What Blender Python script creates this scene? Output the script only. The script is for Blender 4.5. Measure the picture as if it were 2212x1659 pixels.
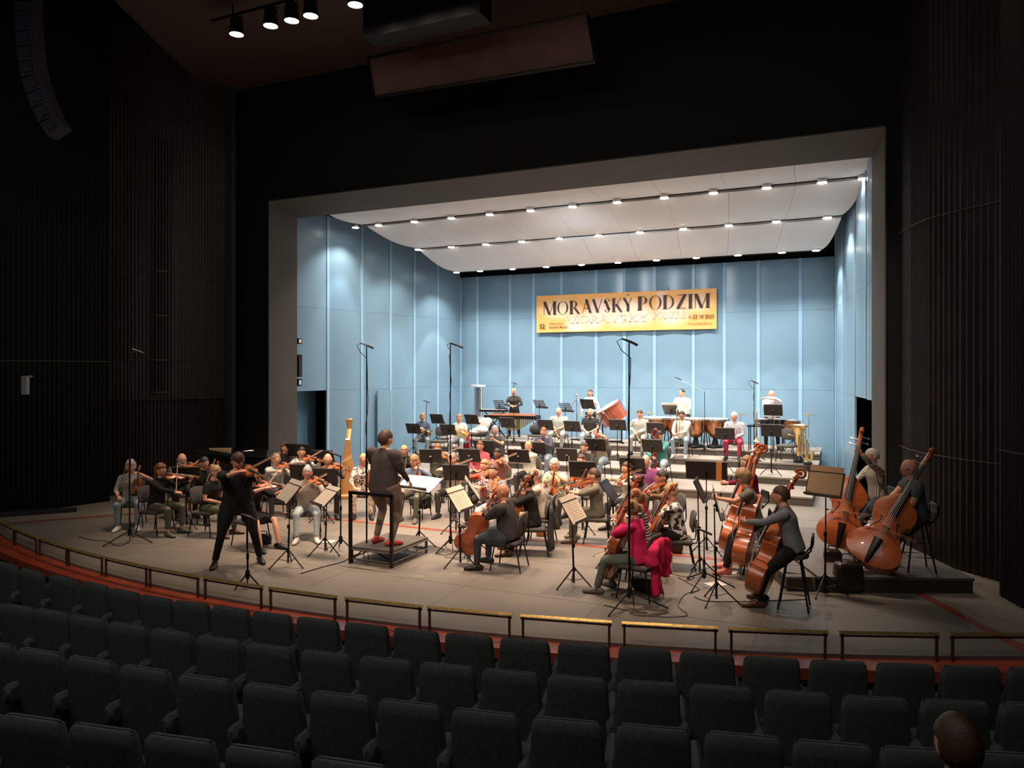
import bpy, math, random
import numpy as np
from mathutils import Vector as V, Matrix as M
random.seed(7)
sc = bpy.context.scene
for o in list(bpy.data.objects): bpy.data.objects.remove(o)
COL = sc.collection
R = math.radians; PI = math.pi
# ---------------------------------------------------------------- camera, world, exposure
F, CX, HY, CH, TH = 1600.0, 1106.0, 795.0, 3.1, R(24.6)
cd = bpy.data.cameras.new('camera'); cam = bpy.data.objects.new('camera', cd); COL.objects.link(cam)
cam.location = (0, 0, CH); cam.rotation_euler = (PI/2, 0, TH)
cd.sensor_width = 36; cd.lens = F/2212*36; cd.shift_y = -34.5/2212; cd.clip_end = 200
sc.camera = cam
w = bpy.data.worlds.new('world'); sc.world = w; w.use_nodes = True
w.node_tree.nodes['Background'].inputs[0].default_value = (.35, .38, .6, 1)
w.node_tree.nodes['Background'].inputs[1].default_value = .004
sc.view_settings.view_transform = 'Standard'; sc.view_settings.look = 'None'
sc.view_settings.gamma = 1; sc.view_settings.exposure = .18; sc.view_settings.use_curve_mapping = False

# photograph measurements -> places in the hall (camera stands at the origin, stage floor is z=0)
def ta(px): return math.tan(math.atan((px-CX)/F)-TH)
def zf(px): return math.cos(TH)-ta(px)*math.sin(TH)
def G(px, py, h=0.0):
    Y = (CH-h)*F/(py-HY)/zf(px); return V((Y*ta(px), Y, h))
def PY(px, py, Y): return V((Y*ta(px), Y, CH-(py-HY)*Y*zf(px)/F))
def PD(px, py, z): return PY(px, py, z/zf(px))

def light(kind, name, loc, power, col, size=.1, aim=None, angle=60, blend=.5):
    l = bpy.data.lights.new(name, kind); l.energy = power; l.color = col
    o = bpy.data.objects.new(name, l); COL.objects.link(o); o.location = loc
    if kind == 'AREA': l.shape = 'RECTANGLE'; l.size, l.size_y = size
    else: l.shadow_soft_size = size
    if kind == 'SPOT': l.spot_size = R(angle); l.spot_blend = blend
    if aim is not None: o.rotation_euler = (V(aim)-V(loc)).to_track_quat('-Z', 'Y').to_euler()
    return o
BAR_Y, BAR_Z = 11.4, 10.0
BAR_X = [-11.4, -10.5, -9.97, -9.5, -8.45, -7.6, -6.9, -5.6, -4.6, -3.7, -2.4, -1.4]
WARM = (1, .76, .58); COOL = (.93, .97, 1)
for i, x in enumerate(BAR_X):      # the lamps of the lighting bar above the forestage
    light('SPOT', 'bar_spot_light', (x, BAR_Y, BAR_Z-.35), [420, 900, 1000, 1100, 1350, 1500, 1500, 1600, 1600, 1600, 1300, 900][i], WARM, .09, (x*.80-1.2+(.6 if i % 2 else -.6), BAR_Y+(.3, 2.6, 1.0, 4.2)[i % 4], 0), 62, .8)
ROWS = [(18.0, .2347, [768,818,895,975,1058,1146,1237,1333,1435,1541,1656,1776,1864]),
        (20.1, .190, [903,975,1049,1127,1208,1293,1382,1476,1574,1677,1787]),
        (22.3, .150, [986,1037,1107,1180,1256,1335,1418,1504,1594,1689,1763])]
for Y, k, xs in ROWS:              # the downlights in the orchestra shell ceiling
    for px in xs:
        light('SPOT', 'shell_downlight_light', (Y*ta(px), Y-.04, CH+k*Y-.12), 190 if Y < 22 else 210, (1, .90, .80), .05, (Y*ta(px), Y+(.0 if Y < 22 else .12), 0), 118, .6)
light('AREA', 'seat_fill_light', (-6, 1.0, 9.8), 230, (.95, .95, .92), (16, 3), (-6, 3.2, 0))  # added unseen fill over the hall, brightens the dark seats
for x, e_ in ((-12.5, 480), (-9.0, 800), (-5.2, 1100), (-1.8, 1050)): light('SPOT', 'front_of_house_light', (x, 3.4, 9.5), e_, (1, .74, .56), .12, (-6.8+(x+6.8)*.62, 12.6, .6), 44, .7)
light('SPOT', 'shell_fill_light', (-6.8, 16.4, 6.6), 700, (.86, .93, 1), .5, (-6.8, 24, 1.6), 112, 1)  # added unseen fill inside the shell, lifts the blue back wall

for px in ROWS[2][2]: Y = 22.3; light('SPOT', 'shell_downlight_core', (Y*ta(px), Y, CH+.150*Y-.12), 330, (1, .92, .84), .03, (Y*ta(px), Y+.1, 0), 56, .15)
for px, Y, k in ((768, 18.0, .2347), (903, 20.1, .19)): light('SPOT', 'shell_downlight_core', (Y*ta(px), Y, CH+k*Y-.12), 220, (.92, .96, 1), .04, (Y*ta(px)-.6, Y, 0), 50, .5)
# ---------------------------------------------------------------- helpers
MATS = {}
def mat(name, c, r=.6, m=0.0, var=.10, s=6, bump=0.0, bs=60, coat=0.0, spec=.5, emit=None, es=0):
    if name in MATS: return MATS[name]
    t = bpy.data.materials.new(name); t.use_nodes = True; nt = t.node_tree; n = nt.nodes; L = nt.links
    b = n['Principled BSDF']; b.inputs['Roughness'].default_value = r; b.inputs['Metallic'].default_value = m
    b.inputs['Coat Weight'].default_value = coat; b.inputs['Specular IOR Level'].default_value = spec
    b.inputs['Base Color'].default_value = (*c, 1)
    if var > 0:
        tc = n.new('ShaderNodeTexCoord'); no = n.new('ShaderNodeTexNoise'); no.inputs['Scale'].default_value = s; no.inputs['Detail'].default_value = 4
        cr = n.new('ShaderNodeValToRGB'); L.new(tc.outputs['Object'], no.inputs['Vector']); L.new(no.outputs['Fac'], cr.inputs[0]); L.new(cr.outputs[0], b.inputs['Base Color'])
        cr.color_ramp.elements[0].position = .3; cr.color_ramp.elements[1].position = .7
        cr.color_ramp.elements[0].color = (*[x*(1-var) for x in c], 1); cr.color_ramp.elements[1].color = (*[min(1, x*(1+var)) for x in c], 1)
    if bump > 0:
        tc2 = n.new('ShaderNodeTexCoord'); n2 = n.new('ShaderNodeTexNoise'); n2.inputs['Scale'].default_value = bs; n2.inputs['Detail'].default_value = 3
        bp = n.new('ShaderNodeBump'); bp.inputs['Strength'].default_value = bump; bp.inputs['Distance'].default_value = .02
        L.new(tc2.outputs['Object'], n2.inputs['Vector']); L.new(n2.outputs['Fac'], bp.inputs['Height']); L.new(bp.outputs[0], b.inputs['Normal'])
    if emit: b.inputs['Emission Color'].default_value = (*emit, 1); b.inputs['Emission Strength'].default_value = es
    MATS[name] = t; return t
def patmat(name, kind, c1, c2, scale=20, thr=.5, axis=2, r=.8):
    if name in MATS: return MATS[name]
    t = mat(name, c1, r, var=0); nt = t.node_tree; n = nt.nodes; L = nt.links; b = n['Principled BSDF']
    tc = n.new('ShaderNodeTexCoord'); cr = n.new('ShaderNodeValToRGB'); cr.color_ramp.interpolation = 'CONSTANT'
    if kind == 'stripe':
        k = n.new('ShaderNodeTexWave'); k.bands_direction = 'XYZ'[axis]; k.inputs['Scale'].default_value = scale; k.inputs['Distortion'].default_value = .4
        L.new(tc.outputs['Object'], k.inputs['Vector']); L.new(k.outputs['Fac'], cr.inputs[0])
    else:
        k = n.new('ShaderNodeTexNoise'); k.inputs['Scale'].default_value = scale; k.inputs['Detail'].default_value = 1
        L.new(tc.outputs['Object'], k.inputs['Vector']); L.new(k.outputs['Fac'], cr.inputs[0])
    cr.color_ramp.elements[0].color = (*c1, 1); cr.color_ramp.elements[1].color = (*c2, 1); cr.color_ramp.elements[1].position = thr
    L.new(cr.outputs[0], b.inputs['Base Color']); return t

class MB:
    def __init__(s): s.v = []; s.f = []; s.m = []; s.cur = 0
    def add(s, vs, fs, Mx=None):
        b = len(s.v)
        s.v.extend([tuple(Mx @ V(p)) for p in vs] if Mx is not None else [tuple(p) for p in vs])
        s.f.extend([tuple(i+b for i in f) for f in fs]); s.m.extend([s.cur]*len(fs)); return s
    def box(s, c, d, rz=0, Mx=None, bev=0):
        x, y, z = d[0]/2, d[1]/2, d[2]/2
        if bev:
            vs = []; fs = []; e = bev; sx = x-e; sy = y-e
            for zz, k in ((-z, 1), (-z+e, 0), (z-e, 0), (z, 1)):
                ax, ay = (sx, sy)
                o = e if k == 0 else 0
                vs += [(-ax-o, -ay, zz), (-ax, -ay-o, zz), (ax, -ay-o, zz), (ax+o, -ay, zz), (ax+o, ay, zz), (ax, ay+o, zz), (-ax, ay+o, zz), (-ax-o, ay, zz)]
            fs = [tuple(reversed(range(8))), tuple(range(24, 32))]
            for r_ in range(3):
                for i in range(8): j = (i+1) % 8; fs.append((r_*8+i, r_*8+j, r_*8+8+j, r_*8+8+i))
        else:
            vs = [(-x,-y,-z),(x,-y,-z),(x,y,-z),(-x,y,-z),(-x,-y,z),(x,-y,z),(x,y,z),(-x,y,z)]
            fs = [(3,2,1,0),(4,5,6,7),(0,1,5,4),(1,2,6,5),(2,3,7,6),(3,0,4,7)]
        T = M.Translation(V(c)) @ M.Rotation(rz, 4, 'Z')
        if Mx is not None: T = Mx @ T
        return s.add(vs, fs, T)
    def tube(s, pts, rad, n=8, ref=None, Mx=None, rnd=False, closed=False):
        P = [V(p) for p in pts]; N = len(P)
        rr = rad if isinstance(rad, list) else [rad]*N
        rr = [(a, a) if not isinstance(a, tuple) else a for a in rr]
        if rnd:
            d0 = (P[0]-P[1]).normalized(); d1 = (P[-1]-P[-2]).normalized(); a, b = rr[0], rr[-1]
            P = [P[0]+d0*min(a)*.85, P[0]+d0*min(a)*.5]+P+[P[-1]+d1*min(b)*.5, P[-1]+d1*min(b)*.85]
            rr = [(a[0]*.45, a[1]*.45), (a[0]*.83, a[1]*.83)]+rr+[(b[0]*.83, b[1]*.83), (b[0]*.45, b[1]*.45)]; N = len(P)
        vs = []; fs = []; a1 = None
        cs = [(math.cos(2*PI*k/n), math.sin(2*PI*k/n)) for k in range(n)]
        for i in range(N):
            if closed: t = (P[(i+1) % N]-P[i-1]).normalized()
            else: t = (P[min(i+1, N-1)]-P[max(i-1, 0)]).normalized()
            if ref is not None: q = t.cross(V(ref))
            elif a1 is None: q = t.cross(V((0, 0, 1)) if abs(t.z) < .9 else V((0, 1, 0)))
            else: q = a1-t*a1.dot(t)
            if q.length < 1e-6: q = a1 if a1 is not None else V((1, 0, 0))
            a1 = q.normalized(); a2 = t.cross(a1); rx, ry = rr[i]
            for c_, s_ in cs: vs.append(P[i]+a1*(rx*c_)+a2*(ry*s_))
        for i in range(N if closed else N-1):
            j2 = (i+1) % N
            for k in range(n): l = (k+1) % n; fs.append((i*n+k, i*n+l, j2*n+l, j2*n+k))
        if not closed: fs.append(tuple(reversed(range(n)))); fs.append(tuple(range((N-1)*n, N*n)))
        return s.add(vs, fs, Mx)
    def lathe(s, prof, n=16, Mx=None):
        vs = []; fs = []; K = len(prof)
        for r_, z in prof:
            for k in range(n): a = 2*PI*k/n; vs.append((r_*math.cos(a), r_*math.sin(a), z))
        for i in range(K-1):
            for k in range(n): l = (k+1) % n; fs.append((i*n+k, i*n+l, (i+1)*n+l, (i+1)*n+k))
        fs.append(tuple(reversed(range(n)))); fs.append(tuple(range((K-1)*n, K*n)))
        return s.add(vs, fs, Mx)
    def ell(s, c, r, n=12, m=8, Mx=None):
        if not isinstance(r, (tuple, list)): r = (r, r, r)
        prof = [(max(math.sin(PI*i/m), .01), -math.cos(PI*i/m)) for i in range(m+1)]
        T = M.Translation(V(c)) @ M.Diagonal((*r, 1))
        if Mx is not None: T = Mx @ T
        return s.lathe(prof, n, T)
    def prism(s, poly, z0, z1, Mx=None):
        n = len(poly); vs = [(x, y, z0) for x, y in poly]+[(x, y, z1) for x, y in poly]
        fs = [tuple(reversed(range(n))), tuple(range(n, 2*n))]+[(i, (i+1) % n, (i+1) % n+n, i+n) for i in range(n)]
        return s.add(vs, fs, Mx)
    def mesh(s, name, mats, smooth=None):
        me = bpy.data.meshes.new(name); me.from_pydata(s.v, [], s.f)
        mats = mats if isinstance(mats, (list, tuple)) else [mats]
        for q in mats: me.materials.append(q)
        if len(mats) > 1: me.polygons.foreach_set('material_index', s.m)
        if smooth == 'all' or smooth is True: me.polygons.foreach_set('use_smooth', [True]*len(s.f))
        if smooth is True:
            me.set_sharp_from_angle(angle=R(42))
        me.update(); return me
    def build(s, name, mats, parent=None, smooth=None, Mx=None):
        return link(name, s.mesh(name, mats, smooth), parent, Mx)
def link(name, me, parent=None, Mx=None):
    o = bpy.data.objects.new(name, me); COL.objects.link(o)
    if parent is not None: o.parent = parent
    if Mx is not None: o.matrix_local = Mx
    return o
def tag(o, label, cat, group=None, kind=None):
    if label: o['label'] = label
    if cat: o['category'] = cat
    if group: o['group'] = group
    if kind: o['kind'] = kind
    return o
def struct(o): o['kind'] = 'structure'; return o
def empty(name, loc=(0, 0, 0), rz=0, label=None, cat=None, group=None, Mx=None):
    o = bpy.data.objects.new(name, None); COL.objects.link(o); o.empty_display_size = .1
    if Mx is not None: o.matrix_world = Mx
    else: o.location = loc; o.rotation_euler = (0, 0, rz)
    return tag(o, label, cat, group)
def frame(o, d, nrm):                # matrix: y along d, z along nrm
    y = V(d).normalized(); z = V(nrm)-y*V(nrm).dot(y); z.normalize(); x = y.cross(z)
    m = M((x, y, z)).transposed().to_4x4(); m.translation = V(o); return m
ORD = 'first second third fourth fifth sixth seventh eighth ninth tenth eleventh twelfth thirteenth fourteenth fifteenth sixteenth seventeenth eighteenth nineteenth twentieth twenty-first twenty-second twenty-third twenty-fourth twenty-fifth twenty-sixth twenty-seventh twenty-eighth'.split()
BLK = mat('black_metal', (.012, .011, .011), .4, .3, .1)
BLKF = mat('black_fabric', (.035, .032, .030), .85, 0, .2, 20, .3, 200)
CHROME = mat('chrome', (.75, .73, .7), .22, 1, .05)
BRASS = mat('brass', (.85, .58, .22), .25, 1, .1)
RUB = mat('black_rubber', (.01, .01, .01), .7)
# ---------------------------------------------------------------- the stage house
FLOOR = mat('stage_floor_paint', (.195, .167, .138), .5, 0, .18, .8, .10, 5)
FLOOR2 = mat('side_floor_paint', (.27, .215, .165), .6, 0, .12, 1.2, .1, 5)
BLACKW = mat('black_wall_paint', (.0035, .003, .0045), .8, 0, .1)
JAMB = mat('jamb_paint', (.082, .073, .062), .7, 0, .08, 1.2, .06, 4)
BLUE = mat('blue_shell_paint', (.195, .325, .435), .30, 0, .03, 1.0, .02, 3)
BLUE2 = mat('blue_trim_paint', (.30, .50, .68), .35, 0, .03)
DKBLUE = mat('dark_blue_paint', (.12, .26, .38), .6, 0, .1)
CEILW = mat('white_reflector', (.76, .73, .71), .5, 0, .04, .8)
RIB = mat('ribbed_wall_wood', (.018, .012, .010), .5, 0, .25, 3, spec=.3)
DARKC = mat('ceiling_brown', (.055, .036, .034), .8, 0, .1)
RED = mat('red_floor_strip', (.30, .06, .03), .5, 0, .15, 3)
REDW = mat('red_varnished_wood', (.50, .085, .040), .28, 0, .2, 3, 0, 20, .3)
DKRED = mat('dark_red_wood', (.035, .010, .008), .5, 0, .25, 3)
SEAM = mat('floor_seam', (.15, .122, .095), .7, 0, .1)
SC = V((-7.5, 28.8))
def arc(rad, a): return (SC.x+rad*math.sin(a), SC.y-rad*math.cos(a))
def arcy(rad, x): return SC.y-math.sqrt(rad*rad-(x-SC.x)**2)
# floor: apron outline follows the curved stage front
fr = [arc(21.34, a*R(1.5)) for a in range(-22, 24)]
fl = MB(); fl.prism([(-19.5, 26), (-19.5, fr[0][1])]+fr+[(7, fr[-1][1]), (7, 26)][::1], -.12, 0)
struct(fl.build('floor', FLOOR))
def strip(name, pts, wd, z0, z1, m):
    b = MB()
    for i in range(len(pts)-1):
        a, c = V(pts[i]), V(pts[i+1]); d = (c-a).normalized(); n = V((-d.y, d.x))*wd/2
        b.prism([tuple(a-n), tuple(c-n), tuple(c+n), tuple(a+n)], z0, z1)
    return struct(b.build(name, m))
LINE = [(-15.4, 9.05), (-13.0, 12.0), (-12.6, 12.3), (.2, 12.3), (.85, 11.57), (2.1, 9.0)]
strip('trim_1', LINE, .11, 0, .006, RED)
b = MB(); b.prism([(-15.5, 9.1), (-13.05, 12.1), (-12.6, 12.45), (-13.9, 14.9), (-18, 14.9), (-18, 9.1)], 0, .012); o = struct(b.build('floor_side_left', FLOOR2))
b = MB(); b.prism([(2.2, 9.0), (.92, 11.6), (.3, 12.4), (.5, 14.9), (5, 14.9), (5, 9.0)], 0, .012); o = struct(b.build('floor_side_right', FLOOR2))
for i in range(7):       # joints between the big floor sheets
    x = -13+2*i; b = MB(); b.box((x, 10.2, .001), (.007, 3.6, .003)); struct(b.build('trim_seam', SEAM))
for x0, y0 in ((-6.8, 9.3), (-6.8, 11.0), (-6.8, 14.2), (-6.8, 16.2)):
    b = MB(); b.box((x0, y0, .001), (12.6, .008, .003)); struct(b.build('trim_seam', SEAM))
# stage front: ledge, riser wall, pit floor
def ring(name, r0, r1, z0, z1, m, a0=-36, a1=36, st=1.5):
    b = MB(); n = int((a1-a0)/st)
    A = [R(a0+st*i) for i in range(n+1)]; vs = []
    for a in A: vs += [(*arc(r0, a), z0), (*arc(r1, a), z0), (*arc(r1, a), z1), (*arc(r0, a), z1)]
    fs = [(4*i+k, 4*i+(k+1) % 4, 4*i+4+(k+1) % 4, 4*i+4+k) for i in range(n) for k in range(4)]+[(3, 2, 1, 0), tuple(4*n+k for k in range(4))]
    b.add(vs, fs); return struct(b.build(name, m, None, True))
ring('trim_2', 21.33, 21.66, -.10, -.035, REDW)
ring('trim_3', 21.66, 21.72, -.14, -.02, REDW)
ring('wall_front', 21.45, 21.64, -1.2, -.09, DKRED)
CARPET = mat('dark_carpet', (.020, .018, .022), .9, 0, .2, 30, .3, 120)
for k in range(7): ring('floor_step', 21.64+(1.5+.95*(k-1) if k else 0), 23.2+.95*k, -1.0+.10*k-.3, -.44+.10*k, CARPET)
# proscenium wall with the opening
OX0, OX1, OT = -13.85, .555, 7.46
b = MB()
b.box(((OX0-30)/2, 15.1, 6), (30+OX0+0.0 if False else abs(-30-OX0), .2, 14))
b.box(((OX1+12)/2, 15.1, 6), (12-OX1, .2, 14)); b.box(((OX0+OX1)/2, 15.1, (OT+13)/2), (OX1-OX0, .2, 13-OT))
struct(b.build('wall_proscenium', BLACKW))
b = MB()      # splayed reveal, 1 m deep
def quad4(b, p, t=.04):
    n = (V(p[1])-V(p[0])).cross(V(p[3])-V(p[0])).normalized()*t
    vs = [V(q) for q in p]+[V(q)+n for q in p]; b.add(vs, [(3,2,1,0),(4,5,6,7),(0,1,5,4),(1,2,6,5),(2,3,7,6),(3,0,4,7)])
bx0, bx1, bt = -13.80, .365, 7.20
quad4(b, [(OX0, 15, 0), (bx0, 16, 0), (bx0, 16, bt), (OX0, 15, OT)], -.05); struct(b.build('trim_jamb_left', JAMB))
b = MB(); quad4(b, [(OX1, 15, 0), (bx1, 16, 0), (bx1, 16, bt), (OX1, 15, OT)]); struct(b.build('trim_jamb_right', JAMB))
b = MB(); quad4(b, [(OX0, 15, OT), (OX1, 15, OT), (bx1, 16, bt), (bx0, 16, bt)]); struct(b.build('trim_soffit', JAMB))
for x in (OX0-.012, OX1+.012): b = MB(); b.box((x, 14.985, OT/2), (.03, .03, OT)); struct(b.build('trim_edge', JAMB))
b = MB(); b.box(((OX0+OX1)/2, 14.985, OT+.012), (OX1-OX0, .03, .03)); struct(b.build('trim_edge', JAMB))
# outer shell of the hall and stage house (keeps it dark)
b = MB(); b.box((-7, 26, 6), (34, .2, 16)); struct(b.build('wall_backstage', BLACKW))
b = MB(); b.box((-19.1, 6, 6), (.2, 44, 18)); struct(b.build('wall_left', BLACKW))
b = MB(); b.box((9.1, 6, 6), (.2, 44, 18)); struct(b.build('wall_right', BLACKW))
b = MB(); b.box((-5, 6, 14), (30, 44, .2)); struct(b.build('ceiling', BLACKW))
b = MB(); b.box((-5, -9, 6), (30, .2, 18)); struct(b.build('wall_rear', BLACKW))
# lower ceiling with the rounded corner, above the forestage
pl = [(7, 14.98), (-15.9, 14.98), (-15.8, 14.4), (-15.3, 13.9), (-14.6, 12.4), (-13.5, 10.2), (-12.4, 8.2), (7, 8.2)]
b = MB(); b.prism(pl, 10.52, 10.7); struct(b.build('ceiling_forestage', DARKC))
# ---- blue orchestra shell
HT = 7.6
def ray_seg(px, A, B):       # where the sight line at px crosses the wall line A-B in plan
    t = ta(px); ax, ay = A; bx, by = B
    k = (t*ay-ax)/((bx-ax)-t*(by-ay)); return (ax+(bx-ax)*k, ay+(by-ay)*k)
def shell_wall(name, pts, inward, top, heights=(0, 2.44, 4.85), skip=(), bul=.045):
    root = struct(empty(name))
    for i in range(len(pts)-1):
        a, c = V(pts[i]), V(pts[i+1]); d = (c-a); Lw = d.length; d.normalize(); n = V(inward).normalized()
        g = .035
        hs = list(heights)+[top]
        for j in range(len(hs)-1):
            if (i, j) in skip: continue
            mb = MB(); K = 6; vs = []
            for k in range(K+1):
                u = g+(Lw-2*g)*k/K; q = a+d*u+n*(bul*math.sin(PI*k/K)); q2 = a+d*u-n*.03
                for zz in (hs[j]+.0025, hs[j+1]-.0025): vs += [(q.x, q.y, zz), (q2.x, q2.y, zz)]
            fs = []
            for k in range(K):
                e = 4*k; fs += [(e, e+4, e+6, e+2), (e+1, e+3, e+7, e+5), (e+2, e+6, e+7, e+3), (e, e+1, e+5, e+4)]
            fs += [(0, 2, 3, 1), (4*K, 4*K+1, 4*K+3, 4*K+2)]
            mb.add(vs, fs); mb.build('wall_panel', BLUE, root, True)
        z0 = heights[1] if (i, 0) in skip and (i-1, 0) in skip else 0
        mb = MB(); mb.box((a.x, a.y, (top+z0)/2), (.05, .10, top-z0), math.atan2(d.y, d.x)+PI/2); mb.build('trim_strip', BLUE2, root)
    return root
BKX = [995,1032,1102.5,1153,1213,1288,1349,1414,1498,1565,1638,1729,1805]
back = [(24*ta(x), 24.0) for x in BKX]
shell_wall('wall_back', back, (0, -1), 6.42)
LA, LB = (-14.35, 16.3), back[0]
left = [(-14.35, 16.3)]+[ray_seg(x, LA, LB) for x in (708, 781, 843, 894.6, 945)]+[LB]
wl = shell_wall('wall_shell_left', left, (1, -.1), HT, skip=((0, 0),))
RA, RB = back[-1], (.42, 16.6)
right = [RA]+[ray_seg(x, RA, RB) for x in (1822, 1847.5, 1872)]+[RB]
wr = shell_wall('wall_shell_right', right, (-1, -.1), HT, skip=((3, 0), (2, 0)), bul=.05)
b = MB(); b.box((-7, 24.25, 7.2), (16, .1, 2.0)); b.box((-14.9, 20, 7.5), (.1, 9, 3)); b.box((1.1, 20, 7.5), (.1, 9, 3)); struct(b.build('wall_void', BLACKW))
# open doors in the shell sides
b = MB(); b.box((-14.78, 17.15, 1.21), (.06, 1.75, 2.42), R(5)); struct(b.build('door_1', DKBLUE))
b = MB(); b.box((-14.33, 17.9, 1.22), (.05, .10, 2.44)); struct(b.build('door_2', BLKF))
p = ray_seg(838, LA, LB); b = MB(); b.box((p[0]+.09, p[1]-.35, 1.2), (.05, .62, 2.38), R(-9)); struct(b.build('door_3', BLUE))
b = MB(); b.box((.72, 18.2, 1.21), (.06, 2.6, 2.42), R(3)); struct(b.build('door_4', DKBLUE))
# ceiling reflectors: three curved banks with tiles, lamps along the rear edge
def bank(name, Yf, hf, Yb, hb, xf, xb, n):
    root = struct(empty(name))
    K = 7
    prof = [(Yf+(Yb-Yf)*k/K, hf+(hb-hf)*math.sin(PI/2*min(1, (k/K)*1.25))) for k in range(K+1)]
    for i in range(n):
        vs = []
        for k, (y, h) in enumerate(prof):
            t = k/K; a = xf[0]+(xb[0]-xf[0])*t; c = xf[1]+(xb[1]-xf[1])*t; wd = (c-a)/n
            for x in (a+wd*i+.003, a+wd*(i+1)-.003): vs += [(x, y, CH+h), (x, y, CH+h+.05)]
        fs = []
        for k in range(K):
            e = 4*k; fs += [(e, e+2, e+6, e+4), (e+1, e+5, e+7, e+3), (e, e+4, e+5, e+1), (e+2, e+3, e+7, e+6)]
        fs += [(0, 1, 3, 2), (4*K, 4*K+2, 4*K+3, 4*K+1)]
        mb = MB(); mb.add(vs, fs); mb.build('reflector_tile', CEILW, root, True)
    mb = MB(); vs = []
    mb.box(((xb[0]+xb[1])/2, Yb+.02, CH+hb-.004), (xb[1]-xb[0], .04, .03)); mb.build('edge_rail', BLKF, root)
bank('ceiling_reflector_front', 16.05, 4.72, 18.05, 4.235, (-13.75, .5), (-13.15, .36), 9)
bank('ceiling_reflector_middle', 18.12, 4.17, 20.15, 3.80, (-13.0, .32), (-12.5, -.2), 9)
bank('ceiling_reflector_rear', 20.25, 3.74, 22.45, 3.31, (-12.5, -.22), (-12.35, -.74), 9)
LENS = mat('lamp_glow', (1, 1, 1), .5, 0, 0, emit=(1, .94, .86), es=24)
ringm = MB(); ringm.lathe([(.10, 0), (.115, -.02), (.115, .05), (.06, .07)], 14)
rme = ringm.mesh('ring', CHROME, True); lm = MB(); lm.lathe([(.098, -.030), (.098, .03)], 14); lme = lm.mesh('lens', LENS)
for q, (Y, k, xs) in enumerate(ROWS):
    for i, px in enumerate(xs):
        e = empty('downlight', (Y*ta(px), Y, CH+k*Y-.05), 0, '%s downlight from the left in the %s row of the white ceiling' % (ORD[i], ('front', 'middle', 'rear')[q]), 'ceiling light', 'downlights in the shell ceiling')
        link('ring', rme, e); link('lens', lme, e)
# ---- ribbed curved walls
def ribbed(name, pts, z0, z1, n, m=RIB, amp=.022):
    P = [V(p) for p in pts]; seg = [(P[i+1]-P[i]).length for i in range(len(P)-1)]; T = sum(seg)
    def at(u):
        s = u*T
        for i, l in enumerate(seg):
            if s <= l or i == len(seg)-1: d = (P[i+1]-P[i])/l; return P[i]+d*s, d
            s -= l
    vs = []; N = n*4
    for k in range(N+1):
        p, d = at(k/N); nn = V((d.y, -d.x)); q = p+nn*(amp*(1-abs(2*((k % 4)/4)-1)) if True else 0)
        vs += [(q.x, q.y, z0), (q.x, q.y, z1)]
    b = MB(); b.add(vs, [(2*k, 2*k+2, 2*k+3, 2*k+1) for k in range(N)]); return struct(b.build(name, m))
def curve(a, c, bulge, n=10):
    a, c = V(a), V(c); d = c-a; nn = V((d.y, -d.x)).normalized()
    return [tuple(a+d*(i/n)+nn*(bulge*math.sin(PI*i/n))) for i in range(n+1)]
Acv = curve((-17.6, 7.2), (-15.65, 11.75), .35); Bcv = curve((-16.7, 11.9), (-15.05, 14.75), .35)
ribbed('wall_ribbed_left_front', Acv, 0, 11.5, 52, mat('ribbed_wall_wood_shaded', (.005, .004, .004), .6, 0, .25, 3, spec=.15))  # darker copy of the rib wood: this wall's shade is put into its colour
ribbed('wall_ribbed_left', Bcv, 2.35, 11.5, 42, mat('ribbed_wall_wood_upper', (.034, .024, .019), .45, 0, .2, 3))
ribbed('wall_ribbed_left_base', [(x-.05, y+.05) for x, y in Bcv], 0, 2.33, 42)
for zz, cv in ((3.25, Acv), (5.4, Bcv), (3.3, Bcv), (2.33, Bcv)):
    b = MB(); b.tube([(x+.03, y-.02, zz) for x, y in cv], .012, 5); struct(b.build('trim_band', JAMB))
# slot grille in the ribbed wall
p = V(Bcv[5]); b = MB()
g = struct(empty('wall_grille', (p.x+.06, p.y-.06, 0), R(-31)))
for k in range(5): mb = MB(); mb.box((0, -.10+.07*k-.04, 5.6), (.05, .018, 6.4)); mb.build('slat', JAMB, g)
for zz in (3.3, 4.4, 5.5, 2.5): mb = MB(); mb.box((0, 0, zz), (.06, .34, .03)); mb.build('cross_bar', JAMB, g)
Ccv = curve((.82, 14.9), (1.98, 12.55), -.0); Ccv = [(.80, 14.95), (.92, 14.3), (1.13, 13.65), (1.5, 13.1), (1.98, 12.62), (2.6, 12.3)]
ribbed('wall_ribbed_right', Ccv[::-1], 0, 11.5, 30)
Dcv = [(2.9, 12.5), (1.84, 12.0), (1.83, 11.85), (1.98, 11.4), (2.25, 10.9), (2.8, 10.3), (3.6, 9.8), (4.8, 9.5)]
ribbed('wall_ribbed_right_front', Dcv[::-1], 0, 11.5, 60)
for zz in (1.72, 5.5): b = MB(); b.tube([(x-.03, y-.02, zz) for x, y in Ccv[:5]], .008, 5); struct(b.build('trim_band', JAMB))
b = MB(); b.tube([(x-.03, y-.02, 2.0) for x, y in Dcv[2:6]], .008, 5); struct(b.build('trim_band', JAMB))
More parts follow.
